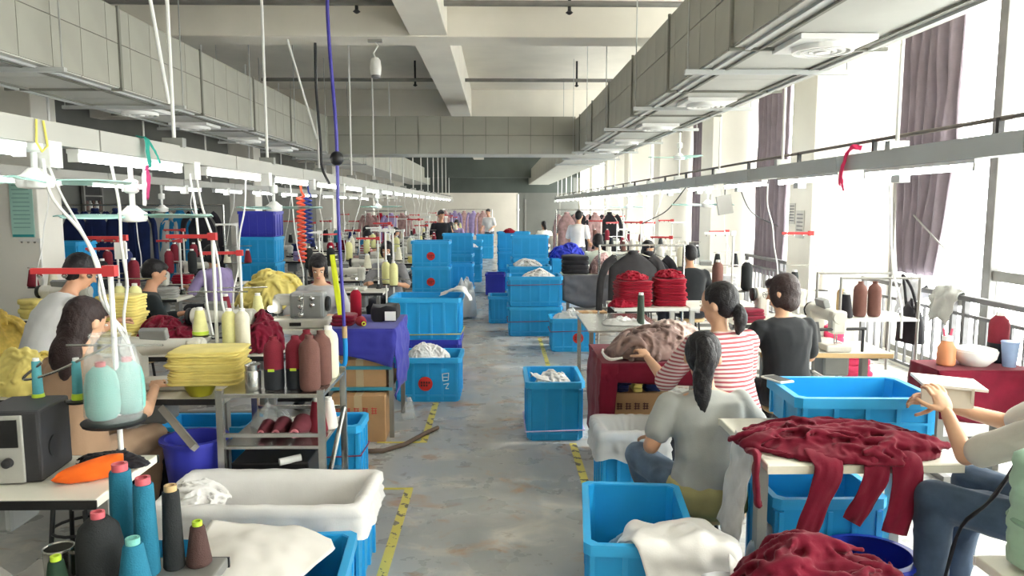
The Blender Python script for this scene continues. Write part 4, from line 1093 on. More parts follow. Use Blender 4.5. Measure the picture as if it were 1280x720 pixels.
for k, (m_, w_) in enumerate(((navy_f, .1), (yellow_f, .07), (navy_f, .12))):
    folded_stack('folded_cloth', ['small navy cloth pile on the carton', 'small yellow cloth pile on the carton', 'wide navy cloth pile on the carton'][k], 'cloth', (.9 + k * .11, 5.22, .522), w_, .16, .1, 4, m_, seed=k)
crate('blue crate with white plastic liner beside the grey-shirted woman', (.84, 4.58, 0), .4, .34, .44)
liner('white plastic lining in the crate by the jeans', (.84, 4.58, 0), .4, .34, .45, 0, film_d, .16, .1, 8)
# crates right of the aisle
crate('tall blue crate with white cloth standing beside the maroon table', (.45, 5.93, 0), .44, .58, .47, 0, strap=M('pale_strap', '#c9b9dd', .5), z_strap=.17, ribs=(3, 4))
heap('white_cloth', 'white cloth poking out of the tall crate', 'cloth', (.46, 5.92, .3), .18, .25, .22, white_f, 41, fold=.6, freq=3.5)
cpk = sheet('white_cloth', [[(.26, 5.72, .5), (.34, 5.74, .5), (.4, 5.8, .48)], [(.27, 5.68, .54), (.32, 5.7, .52), (.4, 5.72, .49)], [(.25, 5.63, .56), (.32, 5.66, .5), (.42, 5.66, .485)]], white_f, 10, 10, .02, 14, 5)
tag(cpk, 'pointed corner of white cloth standing up from the tall crate', 'cloth')
crate('blue crate with red sticker and plastic bag beside the steel table', (.96, 9.42, 0), .56, .44, .42, 0, disc=.06, strap=M('red_string', '#8a3a5a', .6), z_strap=.62)
heap('plastic_bag', 'white plastic bag filling the stickered crate by the steel table', 'plastic bag', (.94, 9.42, .36), .24, .18, .12, film_d, 44, fold=.6)
heap('white_cloth', 'white cloth draped against the tied crate stack', 'cloth', (.98, 9.9, .0), .14, .14, .56, white_f, 45, fold=.3, power=3)
for z, l in ((0, 'lower wide blue crate of the stack tied with red string'), (.43, 'upper wide blue crate of the stack tied with red string')):
    crate(l, (.53, 10.6, z), .76, .56, .42, 0, strap=M('red_string', '#8a3a5a'), z_strap=.72 if z else .5, ribs=(5, 3))
heap('white_cloth', 'white cloth heaped in the tied crate stack', 'cloth', (.6, 10.62, .75), .26, .2, .2, white_f, 47, fold=.6)
crate('small blue crate behind the tied crate stack', (.02, 11.7, 0), .32, .46, .43)
RC = [(.52, 12.3, .86, 2, 'blue crate in the short stack behind the tied crates'), (.62, 14.2, 0, 3, 'blue crate in the tall stack beside the royal blue cloth'), (1.37, 14.2, 0, 2, 'blue crate under the royal blue cloth'), (.35, 16.2, 0, 3, 'blue crate in the far stack with red cloth'), (.35, 18.6, 0, 2, 'blue crate in the farthest right aisle stack')]
for x, y, z, n, l in RC:
    for k in range(n): crate(l, (x, y, k * .43), .7, .5, .42, random.uniform(-.03, .03), group='stacked crates right of the aisle', disc=False)
heap('royal_blue_cloth', 'royal blue cloth heap on the blue crates', 'cloth', (1.35, 14.2, .84), .36, .28, .3, royal_f, 51, fold=.5)
heap('white_cloth', 'white scraps on top of the short crate stack', 'cloth', (.5, 12.3, .84), .24, .18, .12, white_f, 52, fold=.6)
heap('red_cloth', 'small red cloth on the far crate stack', 'cloth', (.25, 16.0, 1.26), .14, .12, .1, red_f, 53)
crate('ultramarine crate next to the far red cloth stack', (-.05, 15.4, 0), .4, .5, .44, mat=tub_blue)
# steel table and white table with red fabric
st = thing('steel_table', 'stainless steel table beside the red fabric tables', 'table', (1.12, 6.75, 0))
O('table_top', MB().box((0, 0, .77), (.68, 1.0, .02)), steel, st, bevel=.004, smooth=False)
O('lower_shelf', MB().box((0, 0, .2), (.64, .95, .015)), steel, st, smooth=False)
for x in (-.31, .31):
    for y in (-.47, .47): O('leg', boxm((.035, .035, .76)), steel, st, (x, y, .38))
thread_cone('dark green thread tube standing on the steel table', (1.28, 6.5, .782), M('dark_green_yarn', '#3d4a40', .8), 'tube')
heap('plastic_bag', 'silvery plastic film crumpled on the steel table', 'plastic bag', (1.15, 6.6, .782), .22, .14, .05, film_d, 55, fold=.9)
for k, (x, l) in enumerate(((1.42, 'white table under the nearer red fabric pile'), (2.22, 'white table under the red pile by the man in black'))):
    sewing_table(l, (x + .2, 7.95, 0), 0, .78, .6, .78, edge=white_plastic, leg_m=white_plastic, pedal=False)
folded_stack('red_fabric_pile', 'tall pile of folded red fabric with spilling edge', 'cloth', (1.45, 7.85, .782), .36, .34, .27, 14, red_f, R(6), 1)
folded_stack('red_fabric_pile', 'tall pile of folded red fabric next to the man in black', 'cloth', (1.86, 7.9, .782), .34, .34, .29, 14, red_f, R(-5), 2)
heap('red_fabric', 'rumpled red fabric topping the spilling pile', 'cloth', (1.45, 7.85, 1.062), .17, .16, .07, red_f, 56)
heap('red_fabric', 'rumpled red fabric topping the pile next to the man in black', 'cloth', (1.86, 7.9, 1.082), .16, .16, .07, red_f, 58)
heap('red_fabric', 'loose red fabric spilling beside the folded pile', 'cloth', (1.33, 7.75, .782), .15, .13, .12, red_f, 57, fold=.5)
# garment on a rack
def garment(label, loc, mat, rz=0, w=.42, h=.62, sleeves=True, group=None, hanger=True):
    t = thing('hanging_garment', label, 'garment', loc, rz, group)
    rs = []; n = 24
    for i in range(13):
        v = i / 12; z = -v * h
        hw = w / 2 * (.2 + .8 * min(1, v * 4.2) ** .85) * (1 + .06 * v)
        hd = .035 + .03 * math.sin(v * PI * .7)
        rs.append([(hw * math.cos(2 * PI * j / n), (hd + .018 * math.sin(j * 2 * PI / n * 5 + v * 2 + loc[1]) * v) * math.sin(2 * PI * j / n), z) for j in range(n)])
    O('garment_body', MB().rings(rs), mat, t, ang=80)
    if sleeves:
        for s in (-1, 1): strip('sleeve', [(s * w * .38, 0, -.05), (s * w * .56, 0, -.14), (s * w * .68, -.02, -.34), (s * w * .72, -.03, -h * .95)], (1, 0, .3), [.05, .05, .045, .04], .022, mat, t, seed=s, wr=.014, m=20)
    O('collar', MB().lathe([(.055, -.02), (.062, .01), (.05, .03)], n=16), mat, t)
    if hanger: O('hanger', MB().tube([(-w * .38, 0, -.05), (0, 0, .02), (w * .38, 0, -.05)], .006).tube([(0, 0, .02), (0, 0, .06), (.02, 0, .08), (0, 0, .1)], .004), steel, t)
    return t
garment('charcoal jacket hung over the sewing stand beside red fabric', (1.58, 8.55, 1.3), charcoal_f, R(4), .56, .7)
garment('second charcoal jacket overlapping behind the first one', (1.8, 8.75, 1.28), black_f, R(-6), .5, .7)
jr = thing('garment_stand', 'steel stand carrying the charcoal jackets', 'garment rack', (1.7, 8.65, 0))
O('bar', MB().cyl((-.5, 0, 1.385), (.5, 0, 1.385), .012), steel, jr)
for s in (-.5, .5):
    O('post', MB().cyl((s, 0, 0), (s, 0, 1.39), .014), steel, jr); O('foot', MB().box((s, 0, .015), (.04, .4, .03)), steel, jr, smooth=False)
# grey draped table further right
sewing_table('table draped with grey cloth beside the tied crates', (1.42, 11.4, 0), 0, .85, .6, .8, pedal=False)
dg = sheet('grey_tablecloth', [[(.98, 11.08, .81), (1.4, 11.08, .81), (1.86, 11.08, .81)], [(.98, 11.06, .6), (1.4, 11.06, .58), (1.86, 11.06, .6)], [(.98, 11.06, .42), (1.4, 11.05, .3), (1.86, 11.06, .5)]], fabric('slate_cloth', '#5f5e62'), 20, 14, .03, 5, 2)
tag(dg, 'slate grey cloth hanging down the front of the table', 'tablecloth')
bk = thing('black_fabric_box', 'black fabric block on the grey draped table', 'cloth', (1.2, 11.4, .802))
for k in range(4): O('folded_piece', cached(('bfb', k % 2), lambda: fold_layer(.4, .4, .075, k + 2).mesh('folded_piece', True, 60)), black_f, bk, (0, 0, k * .068))
heap('dusty_pink_cloth', 'dusty pink cloth heap on the grey draped table', 'cloth', (1.62, 11.4, .802), .2, .22, .36, pink_f, 61, fold=.6)
box_open('flattened brown carton leaning under the grey draped table', (1.35, 10.75, 0), .5, .2, .3, R(8), flaps=False)

# ================================================================== RIGHT WINDOW SIDE
sewing_table('pale wood sewing table in front of the person in black', (2.42, 5.5, 0), R(-4), .95, .5, .78, edge=wood_edge)
sewing_machine('cream sewing machine in front of the person in black', (2.5, 5.5, .782), R(90))
pk = thing('pink_fabric_bundle', 'bright pink fabric bundle behind the window-side machine', 'cloth', (2.62, 5.66, .782))
for k in range(3): O('folded_piece', cached(('pkf', k), lambda: fold_layer(.16, .14, .05, k + 7).mesh('folded_piece', True, 60)), fabric('hot_pink', '#e0486e'), pk, (0, 0, k * .046))
sh = thing('window_shelf', 'thin steel shelf frame holding brown thread cones by the window', 'shelf', (3.08, 6.05, 0))
for x in (-.32, .32):
    for y in (-.22, .22): O('post', MB().cyl((x, y, 0), (x, y, 1.28), .012, n=8), frame_grey, sh)
for z in (.42, .94):
    O('shelf_board', MB().box((0, 0, z - .012), (.66, .46, .02)), white_plastic, sh, smooth=False)
for y in (-.22, .22): O('top_bar', MB().cyl((-.32, y, 1.27), (.32, y, 1.27), .01, n=8), frame_grey, sh)
brown_y = M('brown_yarn', '#6f4c45', .85, 0, .06, 30, .3, 200)
for x, l in ((2.98, 'tall brown thread cone on the window shelf'), (3.1, 'brown thread cone beside its twin on the window shelf')):
    thread_cone(l, (x, 5.95, .942), brown_y, 'king', core=brown_y)
thread_cone('black thread cone on the window shelf next to tan cone', (2.84, 5.9, .942), black_f, 'cone', s=1.1)
thread_cone('tan thread cone on the window shelf', (2.9, 6.1, .942), wood_edge, 'king', s=.8)
folded_stack('pink_fabric_pile', 'pink fabric pile on the lower window shelf', 'cloth', (3.0, 6.05, .422), .24, .2, .2, 4, fabric('hot_pink', '#e0486e'), 0, 2)
bg_ = thing('hanging_bag', 'black bag hanging from the steel window shelf', 'bag', (3.44, 6.0, .72))
O('pouch', heap_mesh(.1, .14, .34, 66, 14, 30, .2, 3, 5), black_f, bg_, ang=75)
O('bag_strap', MB().tube(spline([(0, -.08, .3), (-.04, -.05, .46), (-.09, 0, .56), (-.04, .05, .46), (0, .08, .3)], 16), .012), black_f, bg_)
ph = thing('phone_holder', 'phone clipped on a bar above the pale wood table', 'phone holder', (2.36, 5.0, .782))
O('arm_bar', MB().cyl((-.22, 0, .16), (.4, 0, .17), .012, n=8), dark_metal, ph)
O('arm_post', MB().cyl((.38, 0, 0), (.38, 0, .17), .012, n=8), dark_metal, ph)
O('phone', MB().box((.02, -.02, .15), (.07, .012, .15), (R(-18), 0, R(10))), dark_metal, ph, bevel=.004, smooth=False)
ph.location = (2.3, 5.28, .782)
sewing_table('table draped in maroon beside the guard rail', (3.22, 4.86, 0), 0, .6, .32, .76, pedal=False)
mt = thing('maroon_cover', 'maroon cloth cover over the table by the guard rail', 'tablecloth', (0, 0, 0))
O('top_cloth', MB().box2((2.9, 4.69, .763), (3.54, 5.03, .772)), maroon_f, mt, smooth=False)
sheet('front_drape', [[(2.9, 4.69, .77), (3.2, 4.69, .77), (3.54, 4.69, .77)], [(2.9, 4.675, .62), (3.2, 4.67, .6), (3.54, 4.675, .62)], [(2.91, 4.675, .45), (3.2, 4.665, .42), (3.54, 4.67, .46)]], maroon_f, 18, 12, .014, 7, 2, parent=mt)
sheet('side_drape', [[(2.9, 4.69, .77), (2.9, 4.85, .77), (2.9, 5.03, .77)], [(2.89, 4.69, .62), (2.885, 4.85, .62), (2.89, 5.03, .62)], [(2.89, 4.69, .45), (2.88, 4.85, .46), (2.89, 5.03, .45)]], maroon_f, 14, 12, .014, 7, 4, parent=mt)
ob = thing('orange_bottle', 'orange plastic bottle with pale cap on the maroon table', 'bottle', (3.04, 4.85, .774))
O('bottle_body', MB().lathe([(.05, 0), (.058, .01), (.058, .12), (.04, .15), (.03, .17)], n=18), M('orange_plastic', '#d08a60', .4), ob)
O('cap', MB().lathe([(.034, .17), (.034, .2), (.01, .205)], n=14), white_plastic, ob)
for s in (-1, 1): O('spout', MB().cyl((s * .02, 0, .2), (s * .03, 0, .25), .008, n=8), M('pink_plastic', '#d85a76', .4), ob)
wb = thing('white_basin', 'white plastic basin on the maroon table', 'basin', (3.24, 4.86, .774))
O('basin_shell', MB().lathe([(.08, 0), (.13, .05), (.14, .1), (.128, .1), (.118, .055), (.07, .012)], n=28), white_plastic, wb)
O('lid', MB().lathe([(.13, .1), (.132, .112), (.05, .13)], n=28), white_plastic, wb)
bt = thing('blue_cup', 'pale blue cup beside the white basin', 'cup', (3.44, 4.8, .774)); O('cup_body', MB().rings([[(r * math.cos(2 * PI * j / 20), r * math.sin(2 * PI * j / 20), z) for j in range(20)] for r, z in ((.04, 0), (.055, .17), (.049, .17), (.036, .012))]), M('pale_blue', '#8fa3c6', .4), bt)
O('cup_rim', MB().lathe([(.054, .162), (.058, .166), (.054, .172)], n=20), M('pale_blue', '#8fa3c6'), bt)
thread_cone('black and maroon thread cone by the guard rail', (3.46, 4.95, .774), M('maroon_yarn', '#7c2030', .85, 0, .06, 30, .3, 200), 'king', sleeve=M('black_sleeve', '#20242a', .6), s=1.2)
# towels on the rail
for y, m_, l, s in ((7.55, white_f2, 'white and grey towel thrown over the guard rail', 3), (6.95, grey_f, 'grey striped cloth hanging on the guard rail', 7)):
    tw = sheet('rail_towel', [[(4.22, y - .17, .72), (4.23, y, .78), (4.24, y + .16, .7)], [(4.28, y - .2, .96), (4.29, y, .99), (4.29, y + .2, .97)], [(4.36, y - .2, 1.06), (4.36, y, 1.09), (4.36, y + .2, 1.06)], [(4.42, y - .18, .92), (4.42, y, .9), (4.42, y + .18, .94)]], m_, 18, 22, .04, 9, s)
    tag(tw, l, 'towel')
# pinned papers on the pillar
for k, (y, z, w, h) in enumerate(((9.0, 1.62, .24, .34), (9.25, 1.75, .18, .26))):
    pp = thing('pinned_paper', ['larger printed sheet pinned to the window pillar', 'smaller printed sheet pinned to the window pillar'][k], 'paper', (3.712, y, z))
    O('paper', MB().box((0, 0, 0), (.006, w, h)), M('grey_paper', '#c9c7c2', .7), pp, smooth=False)
    for q in range(6): O('print_line', cached(('pl', w), lambda: MB().box((-.004, 0, 0), (.002, w * .75, .014)).mesh('print_line', False)), M('grey_ink', '#77757a', .7), pp, (0, 0, h * (.36 - q * .14)))
gb = thing('hanging_plate', 'grey square lamp plate hanging tilted under the window-side trunk', 'lamp plate', (2.62, 8.5, 2.0))
O('plate', MB().box((0, 0, -.14), (.17, .03, .22), (0, R(-10), 0)), frame_grey, gb, smooth=False); O('hook_wire', MB().cyl((0, 0, -.03), (0, 0, .1), .006, n=6), dark_metal, gb)
# ribbons on trunks
pr = M('neon_pink', '#f0366c', .6, 0, .05)
rb = thing('pink_ribbon', 'bright pink ribbon tied around the window-side trunk', 'ribbon', (2.62, 5.42, 2.1))
strip('ribbon_loop', [(-.06, 0, .13), (-.065, .03, .06), (-.07, .06, -.02), (-.065, .08, -.1)], (0, 1, .2), [.02, .025, .015], .005, pr, rb, seed=1)
strip('ribbon_loop', [(-.065, 0, .12), (-.05, -.06, .17), (0, -.1, .16)], (0, .5, 1), [.015, .02, .02], .005, pr, rb, seed=2)
strip('ribbon_tail', [(-.068, .06, 0), (-.075, .02, -.08), (-.075, -.01, -.14)], (0, 1, 0), [.012, .014, .01], .004, pr, rb, seed=3)
rb = thing('teal_ribbon', 'teal ribbon tied over the nearest left trunk', 'ribbon', (-2.03, 4.35, 2.13))
strip('ribbon_loop', [(-.04, 0, .115), (.01, 0, .1), (.012, 0, .03), (.012, .02, -.06)], (0, 1, 0), [.03, .03, .02], .004, M('teal_ribbon', '#1d8f80', .6), rb)
strip('ribbon_tail', [(.014, .02, .09), (.016, .1, .02), (.016, .14, -.03)], (0, 1, .5), [.008, .008], .003, M('teal_ribbon', '#1d8f80'), rb)
rb = thing('magenta_ribbon', 'magenta and white ribbon hanging below the teal ribbon', 'ribbon', (-2.02, 4.33, 2.05))
strip('ribbon_loop', [(0, 0, .03), (0, .01, -.06), (0, -.02, -.16)], (0, 1, 0), [.02, .03, .02], .006, M('magenta', '#b8326e', .6), rb)
strip('ribbon_tail', [(0, -.03, .0), (.004, -.05, -.1), (.004, -.06, -.2)], (0, 1, 0), [.02, .025, .02], .005, white_f, rb)
rb = thing('yellow_string', 'pale yellow string looped on the nearest left trunk', 'string', (-2.04, 3.38, 2.13))
O('loop', MB().tube([(0, -.02, .1), (0, -.03, .0), (.004, .0, -.04), (.0, .05, -.01), (0, .03, .1)], .005), M('yellow_string', '#e0d468', .6), rb)

# ================================================================== LEFT FOREGROUND
# nearest desk
sewing_table('white desk with black edges holding an orange pouch', (-2.2, 2.92, 0), 0, 1.4, .5, .76, edge=black_plastic)
fr = M('grey_brace', '#9b9a94', .45, .3)
mx = thing('control_box', 'dark control box with grey front on the nearest desk', 'control box', (-1.92, 2.9, .762), R(6))
O('housing', MB().box((.0, .06, .145), (.23, .26, .29)), M('charcoal_plastic', '#303033', .5), mx, bevel=.012, smooth=False)
O('front_panel', MB().box((-.02, -.075, .14), (.15, .014, .27)), M('panel_grey', '#a9a8a2', .45), mx, bevel=.004, smooth=False)
O('display', MB().box((-.02, -.084, .205), (.12, .006, .11)), black_plastic, mx, smooth=False)
O('knob', MB().lathe([(.02, 0), (.018, .02), (.004, .024)], (.0, -.083, .09), 14, (0, -1, 0)), M('charcoal_plastic', '#303033'), mx)
O('vent_disc', MB().lathe([(.045, 0), (.045, .006), (.01, .008)], (.116, .03, .12), 18, (1, 0, 0)), dark_metal, mx)
O('switch', MB().box((-.055, -.084, .08), (.014, .006, .05)), red_label, mx, smooth=False)
op = strip('orange_pouch', [(-1.74, 2.82, .775), (-1.7, 2.83, .79), (-1.63, 2.86, .8), (-1.56, 2.9, .81), (-1.52, 2.92, .81)], (.1, .5, 1), [.006, .03, .042, .046, .04], .026, fabric('bright_orange', '#ee6a22', .08), wr=.016, m=24, seed=3)
tag(op, 'bright orange fabric pouch lying on the nearest desk', 'pouch')
heap('black_cloth', 'black cloth strip lying behind the orange pouch', 'cloth', (-1.63, 3.04, .762), .17, .06, .06, black_f, 71, R(-8), fold=.5)
# big stand with teal cones wrapped in plastic
ts = thread_stand('thread stand with red bar and plastic-wrapped teal cones', (-1.6, 3.06, .762), 0, .82, .34, arms=((.0, .2), (-.33, .27), (-.16, .27)))
teal_y = M('teal_yarn', '#79bdb4', .85, 0, .05, 30, .3, 200)
for x, y, l in ((-1.632, 3.0, 'large teal thread cone in clear wrap on the stand'), (-1.575, 3.1, 'second large teal thread cone in clear wrap on the stand')):
    thread_cone(l, (x, y, .975), teal_y, 'fat', core=M('coral_core', '#d0606a', .5), s=.95)
O('cone_tray', MB().lathe([(.12, -.012), (.125, .0), (.11, .006)], n=24), black_plastic, ts, (0, -.04, .2))
wrap = MB(); rs_ = []
for z, r in ((.965, .088), (.99, .098), (1.1, .098), (1.2, .094), (1.26, .08), (1.3, .062), (1.325, .074)):
    rs_.append([(-1.595 + (r + .018 * nz(math.cos(a) * 2, math.sin(a) * 2, z * 7)) * math.cos(a) * 1.12, 3.015 + (r + .02 * nz(math.cos(a) * 3, math.sin(a) * 3, z * 9)) * math.sin(a), z) for a in [2 * PI * j / 36 for j in range(36)]])
tag(O('plastic_wrap', wrap.rings(rs_, False), film, ang=80), 'crinkled clear plastic wrap around the teal cones', 'plastic wrap')
thread_cone('slim teal thread cone with lime base left of the wrapped pair', (-1.93, 3.06, 1.04), M('teal_yarn_dark', '#58a3ad', .85, 0, .05, 30, .3, 200), 'tube', s=.6, sleeve=M('lime', '#b9d63e', .5))
thread_cone('slim teal thread cone with lime base touching the plastic wrap', (-1.765, 3.06, 1.04), M('teal_yarn_dark', '#58a3ad'), 'tube', s=.6, sleeve=M('lime', '#b9d63e'))
cable('pale wire drooping from the stand bar across the tan top', [(-1.9, 3.05, 1.2), (-1.98, 3.05, 1.13), (-1.85, 3.05, 1.16), (-1.62, 3.05, 1.27)], steel, .006)
# cone table in the very foreground
sewing_table('grey side table crowded with teal and black thread cones', (-1.2, 2.1, 0), 0, .62, .46, .70, top=frame_grey, pedal=False)
petrol = M('petrol_yarn', '#1f6f8b', .85, 0, .06, 30, .3, 200)
coral = M('coral_core', '#d0606a')
blk_y = M('black_yarn', '#232628', .85, 0, .08, 30, .3, 200)
thread_cone('petrol blue thread tube with coral core standing behind the black cone', (-1.2, 2.28, .702), petrol, 'tube', core=coral, s=1.14)
thread_cone('petrol blue thread tube with coral core beside the dark slim tube', (-1.1, 2.22, .702), petrol, 'tube', core=coral, s=1.06)
thread_cone('fat black thread cone with coral core', (-1.2, 2.14, .702), blk_y, 'fat', core=coral, s=.95)
thread_cone('slim black thread tube with tan core', (-1.035, 2.26, .702), blk_y, 'tube', core=wood_edge, s=.92)
thread_cone('small dark brown thread cone with lime top', (-.965, 2.28, .702), M('dark_brown_yarn', '#4b3532', .85, 0, .06, 30, .3, 200), 'cone', core=M('lime', '#b9d63e'), s=.75)
thread_cone('short petrol blue cone in front of the tall tubes', (-1.07, 2.08, .702), petrol, 'cone', s=.95, core=teal_y)
thread_cone('dark green cone with lime tags next to the steel mug', (-1.295, 2.24, .702), M('deep_green_yarn', '#1f3a2a', .85), 'cone', core=M('lime', '#b9d63e'), s=.7)
thread_cone('second dark green cone with lime top in front', (-1.29, 2.07, .702), M('deep_green_yarn', '#1f3a2a'), 'cone', core=M('lime', '#b9d63e'), s=.7)
mug = thing('steel_mug', 'shiny stainless steel mug on the cone table', 'mug', (-1.36, 2.2, .702))
O('cup', MB().rings([[(r * math.cos(2 * PI * j / 24), r * math.sin(2 * PI * j / 24), z) for j in range(24)] for r, z in ((.042, 0), (.044, .095), (.04, .095), (.038, .008))]), steel, mug)
O('handle', MB().tube(spline([(.042, -.01, .085), (.075, -.02, .085), (.08, -.02, .06), (.075, -.02, .02)], 12), .006), steel, mug)
O('lid_ring', MB().tube([(.043 * math.cos(2 * PI * j / 24), .043 * math.sin(2 * PI * j / 24), .096) for j in range(25)], .004), steel, mug)
for p, q, l in (((-2.05, 2.66, .62), (-1.35, 2.62, .12), 'grey diagonal steel brace under the nearest desk'), ):
    tag(O('steel_brace', MB().cyl(p, q, .025, n=4), fr), l, 'brace')
heap('fabric_offcuts', 'dark mixed fabric offcuts on the floor under the nearest desk', 'cloth', (-1.85, 2.75, 0), .36, .2, .36, fabric('mixed_scraps', '#6d625e', .5, 14), 73, fold=.6)
# bins
crate('blue bin under the white cloth lining beside the hazard tape', (-1.13, 3.56, 0), .96, .46, .42, R(-1), ribs=(5, 3))
liner('white cloth lining folded over the long blue bin', (-1.13, 3.56, 0), .96, .46, .44, R(-1), white_f, .13, .26, 1)
heap('white_cloth', 'bunched white cloth at the end of the lined bin', 'cloth', (-1.5, 3.52, .36), .17, .2, .13, white_f, 75, R(20), fold=.5, freq=2.2)
crate('open blue bin under the crumpled white sheet', (-.93, 2.86, 0), .62, .5, .41, R(4), ribs=(4, 3))
ps = sheet('white_sheet', [[(-1.24, 3.08, .5), (-1.05, 3.1, .47), (-.85, 3.08, .455), (-.72, 3.04, .42)], [(-1.26, 2.96, .45), (-1.05, 2.95, .49), (-.85, 2.95, .48), (-.68, 2.93, .43)], [(-1.25, 2.8, .43), (-1.05, 2.78, .47), (-.88, 2.78, .48), (-.72, 2.78, .44)], [(-1.2, 2.62, .42), (-1.05, 2.6, .44), (-.9, 2.6, .44), (-.8, 2.62, .42)]], M('white_nonwoven', '#e6e2dc', .6, 0, .03), 30, 30, .012, 6, 9, thick=.003)
tag(ps, 'crumpled white nonwoven sheet lying over the open blue bin', 'cloth')
bs = thing('tub_stand', 'dark wooden stand under the ultramarine tub', 'stool', (-1.68, 3.99, 0))
O('stand_top', MB().box((0, 0, .222), (.34, .28, .03)), dark_metal, bs, smooth=False)
for sx in (-1, 1):
    for sy in (-1, 1): O('leg', boxm((.04, .04, .21)), dark_metal, bs, (sx * .13, sy * .1, .105))
tub('ultramarine plastic tub standing left of the steel rack', (-1.68, 3.99, .238), .125, .16, .34, tub_blue, 1.05)
# steel rack
rk = thing('steel_rack', 'steel rack holding large maroon and brown thread cones', 'rack', (-1.22, 4.16, 0))
for x in (-.27, .27):
    for y in (-.28, .28): O('post', boxm((.035, .035, .87)), steel, rk, (x, y, .435))
O('top_shelf', MB().box((0, 0, .838), (.57, .58, .024)), steel, rk, bevel=.004, smooth=False)
O('middle_shelf', MB().box((0, 0, .55), (.53, .56, .02)), steel, rk, bevel=.004, smooth=False)
O('bottom_shelf', MB().box((0, 0, .24), (.53, .56, .02)), steel, rk, bevel=.004, smooth=False)
for y in (-.28, .28): O('rail', MB().box((0, y, .62), (.54, .02, .02)), steel, rk, smooth=False)
O('diagonal_brace', MB().cyl((.275, -.27, .28), (.275, .26, .62), .014, n=6), steel, rk)
my = M('maroon_yarn', '#7c2030'); bsl = M('black_sleeve', '#20242a'); lime = M('lime', '#b9d63e')
ZR = .852
thread_cone('large maroon thread cone with black sleeve next to the steel jar', (-1.225, 3.98, ZR), my, 'king', core=my, sleeve=bsl, tag_m=lime)
thread_cone('large maroon thread cone with black sleeve next to the brown cone', (-1.112, 4.0, ZR), my, 'king', core=my, sleeve=bsl, tag_m=lime)
thread_cone('large brown thread cone at the rack corner', (-1.02, 3.94, ZR), brown_y, 'king', core=brown_y, s=1.05)
thread_cone('large brown thread cone behind the corner cone', (-.99, 4.08, ZR), brown_y, 'king', core=brown_y, s=1.05)
thread_cone('tall cream thread cone with dark stripe at the rack edge', (-.985, 4.24, ZR), M('cream_yarn', '#ddd8c2', .85, 0, .04, 30, .3, 200), 'king', core=white_plastic, s=1.05)
thread_cone('maroon thread cone at the back of the rack top', (-1.1, 4.2, ZR), my, 'king', core=my)
jr_ = thing('steel_jar', 'small steel jar with lid next to the yellow pile', 'jar', (-1.335, 3.96, ZR))
O('jar_body', MB().lathe([(.04, 0), (.044, .01), (.044, .1), (.036, .115)], n=20), steel, jr_); O('jar_lid', MB().lathe([(.04, .112), (.042, .14), (.02, .15)], n=20), steel, jr_)
ry = M('reddish_yarn', '#6e2f3a', .85, 0, .08, 30, .3, 200)
for k, (x, l) in enumerate(((-1.31, 'small lying dark red cone at the end of the rack row'), (-1.22, 'lying dark red cone in the middle of the rack row'), (-1.11, 'larger lying dark red cone on the rack shelf'))):
    thread_cone(l, (x, 4.12, .56 + .05 * (.8, .95, 1.1)[k]), ry, 'cone', core=M('pink_core', '#d9818f', .5), s=(.8, .95, 1.1)[k], tilt=(R(90), 0, 0))
thread_cone('upright maroon thread cone on the rack middle shelf', (-1.03, 4.12, .562), my, 'cone', s=1.05)
thread_cone('upright white thread cone beside the maroon one on the shelf', (-.985, 4.2, .562), M('white_yarn', '#e3dfd8', .85), 'cone', s=.95)
heap('plastic_bag', 'clear plastic bag lying on the rack middle shelf', 'plastic bag', (-1.33, 4.25, .562), .12, .12, .13, film, 77, fold=.6)
bxx = thing('black_case', 'open black case with papers on the rack bottom shelf', 'case', (-1.25, 4.1, .252)); O('case_body', MB().box((0, 0, .1), (.42, .36, .2)), black_plastic, bxx, bevel=.01, smooth=False); O('paper_roll', MB().cyl((.06, -.2, .21), (.16, -.14, .215), .02), white_plastic, bxx)
crate('blue crate with red string standing behind the steel rack', (-1.02, 4.74, 0), .26, .3, .45, 0, strap=M('red_string', '#8a3a5a'), z_strap=.55, ribs=(2, 3))
# table 1 with the tan-topped woman
sewing_table('sewing table in front of the woman in tan', (-2.24, 4.4, 0), 0, 1.36, .56, .76)
sewing_machine('lit cream sewing machine in front of the woman in tan', (-2.0, 4.38, .762), R(180))
bowl = thing('olive_bowl', 'olive yellow plastic bowl under the yellow folded pile', 'bowl', (-1.72, 4.2, .762))
O('bowl_shell', MB().lathe([(.06, 0), (.085, .05), (.088, .075), (.08, .075), (.076, .05), (.05, .01)], n=24), M('olive_plastic', '#a8a32c', .4), bowl); O('bowl_rim', MB().lathe([(.085, .068), (.092, .073), (.085, .079)], n=24), M('olive_plastic', '#a8a32c'), bowl)
folded_stack('yellow_fabric_pile', 'neat pile of folded pale yellow fabric on the olive bowl', 'cloth', (-1.66, 4.2, .845), .4, .3, .19, 14, yellow_f, R(4), 5)
heap('yellow_fabric', 'loose pale yellow fabric heap left of the woman in tan', 'cloth', (-2.8, 4.36, .762), .22, .22, .27, yellow_f, 81, fold=.6)
thread_stand('thread stand with pale yellow cones behind the folded pile', (-1.75, 4.56, .762), R(0), .9, .3, arms=((.08, .2), (.16, .2), (-.1, .28)))
py = M('pale_yellow_yarn', '#e2dfa0', .85, 0, .05, 30, .3, 200)
thread_cone('tall pale yellow thread cone on the stand beside maroon fabric', (-1.67, 4.56, .97), py, 'king', s=.85)
thread_cone('tall pale yellow thread cone next to its lighter twin', (-1.59, 4.56, .97), M('cream_yarn', '#ddd8c2'), 'king', s=.85)
thread_cone('small pale yellow cone with lime base left on the stand', (-1.85, 4.56, 1.05), py, 'cone', s=.9, sleeve=lime)
loc = (-2.22, 3.78, 0); yw = R(-14)
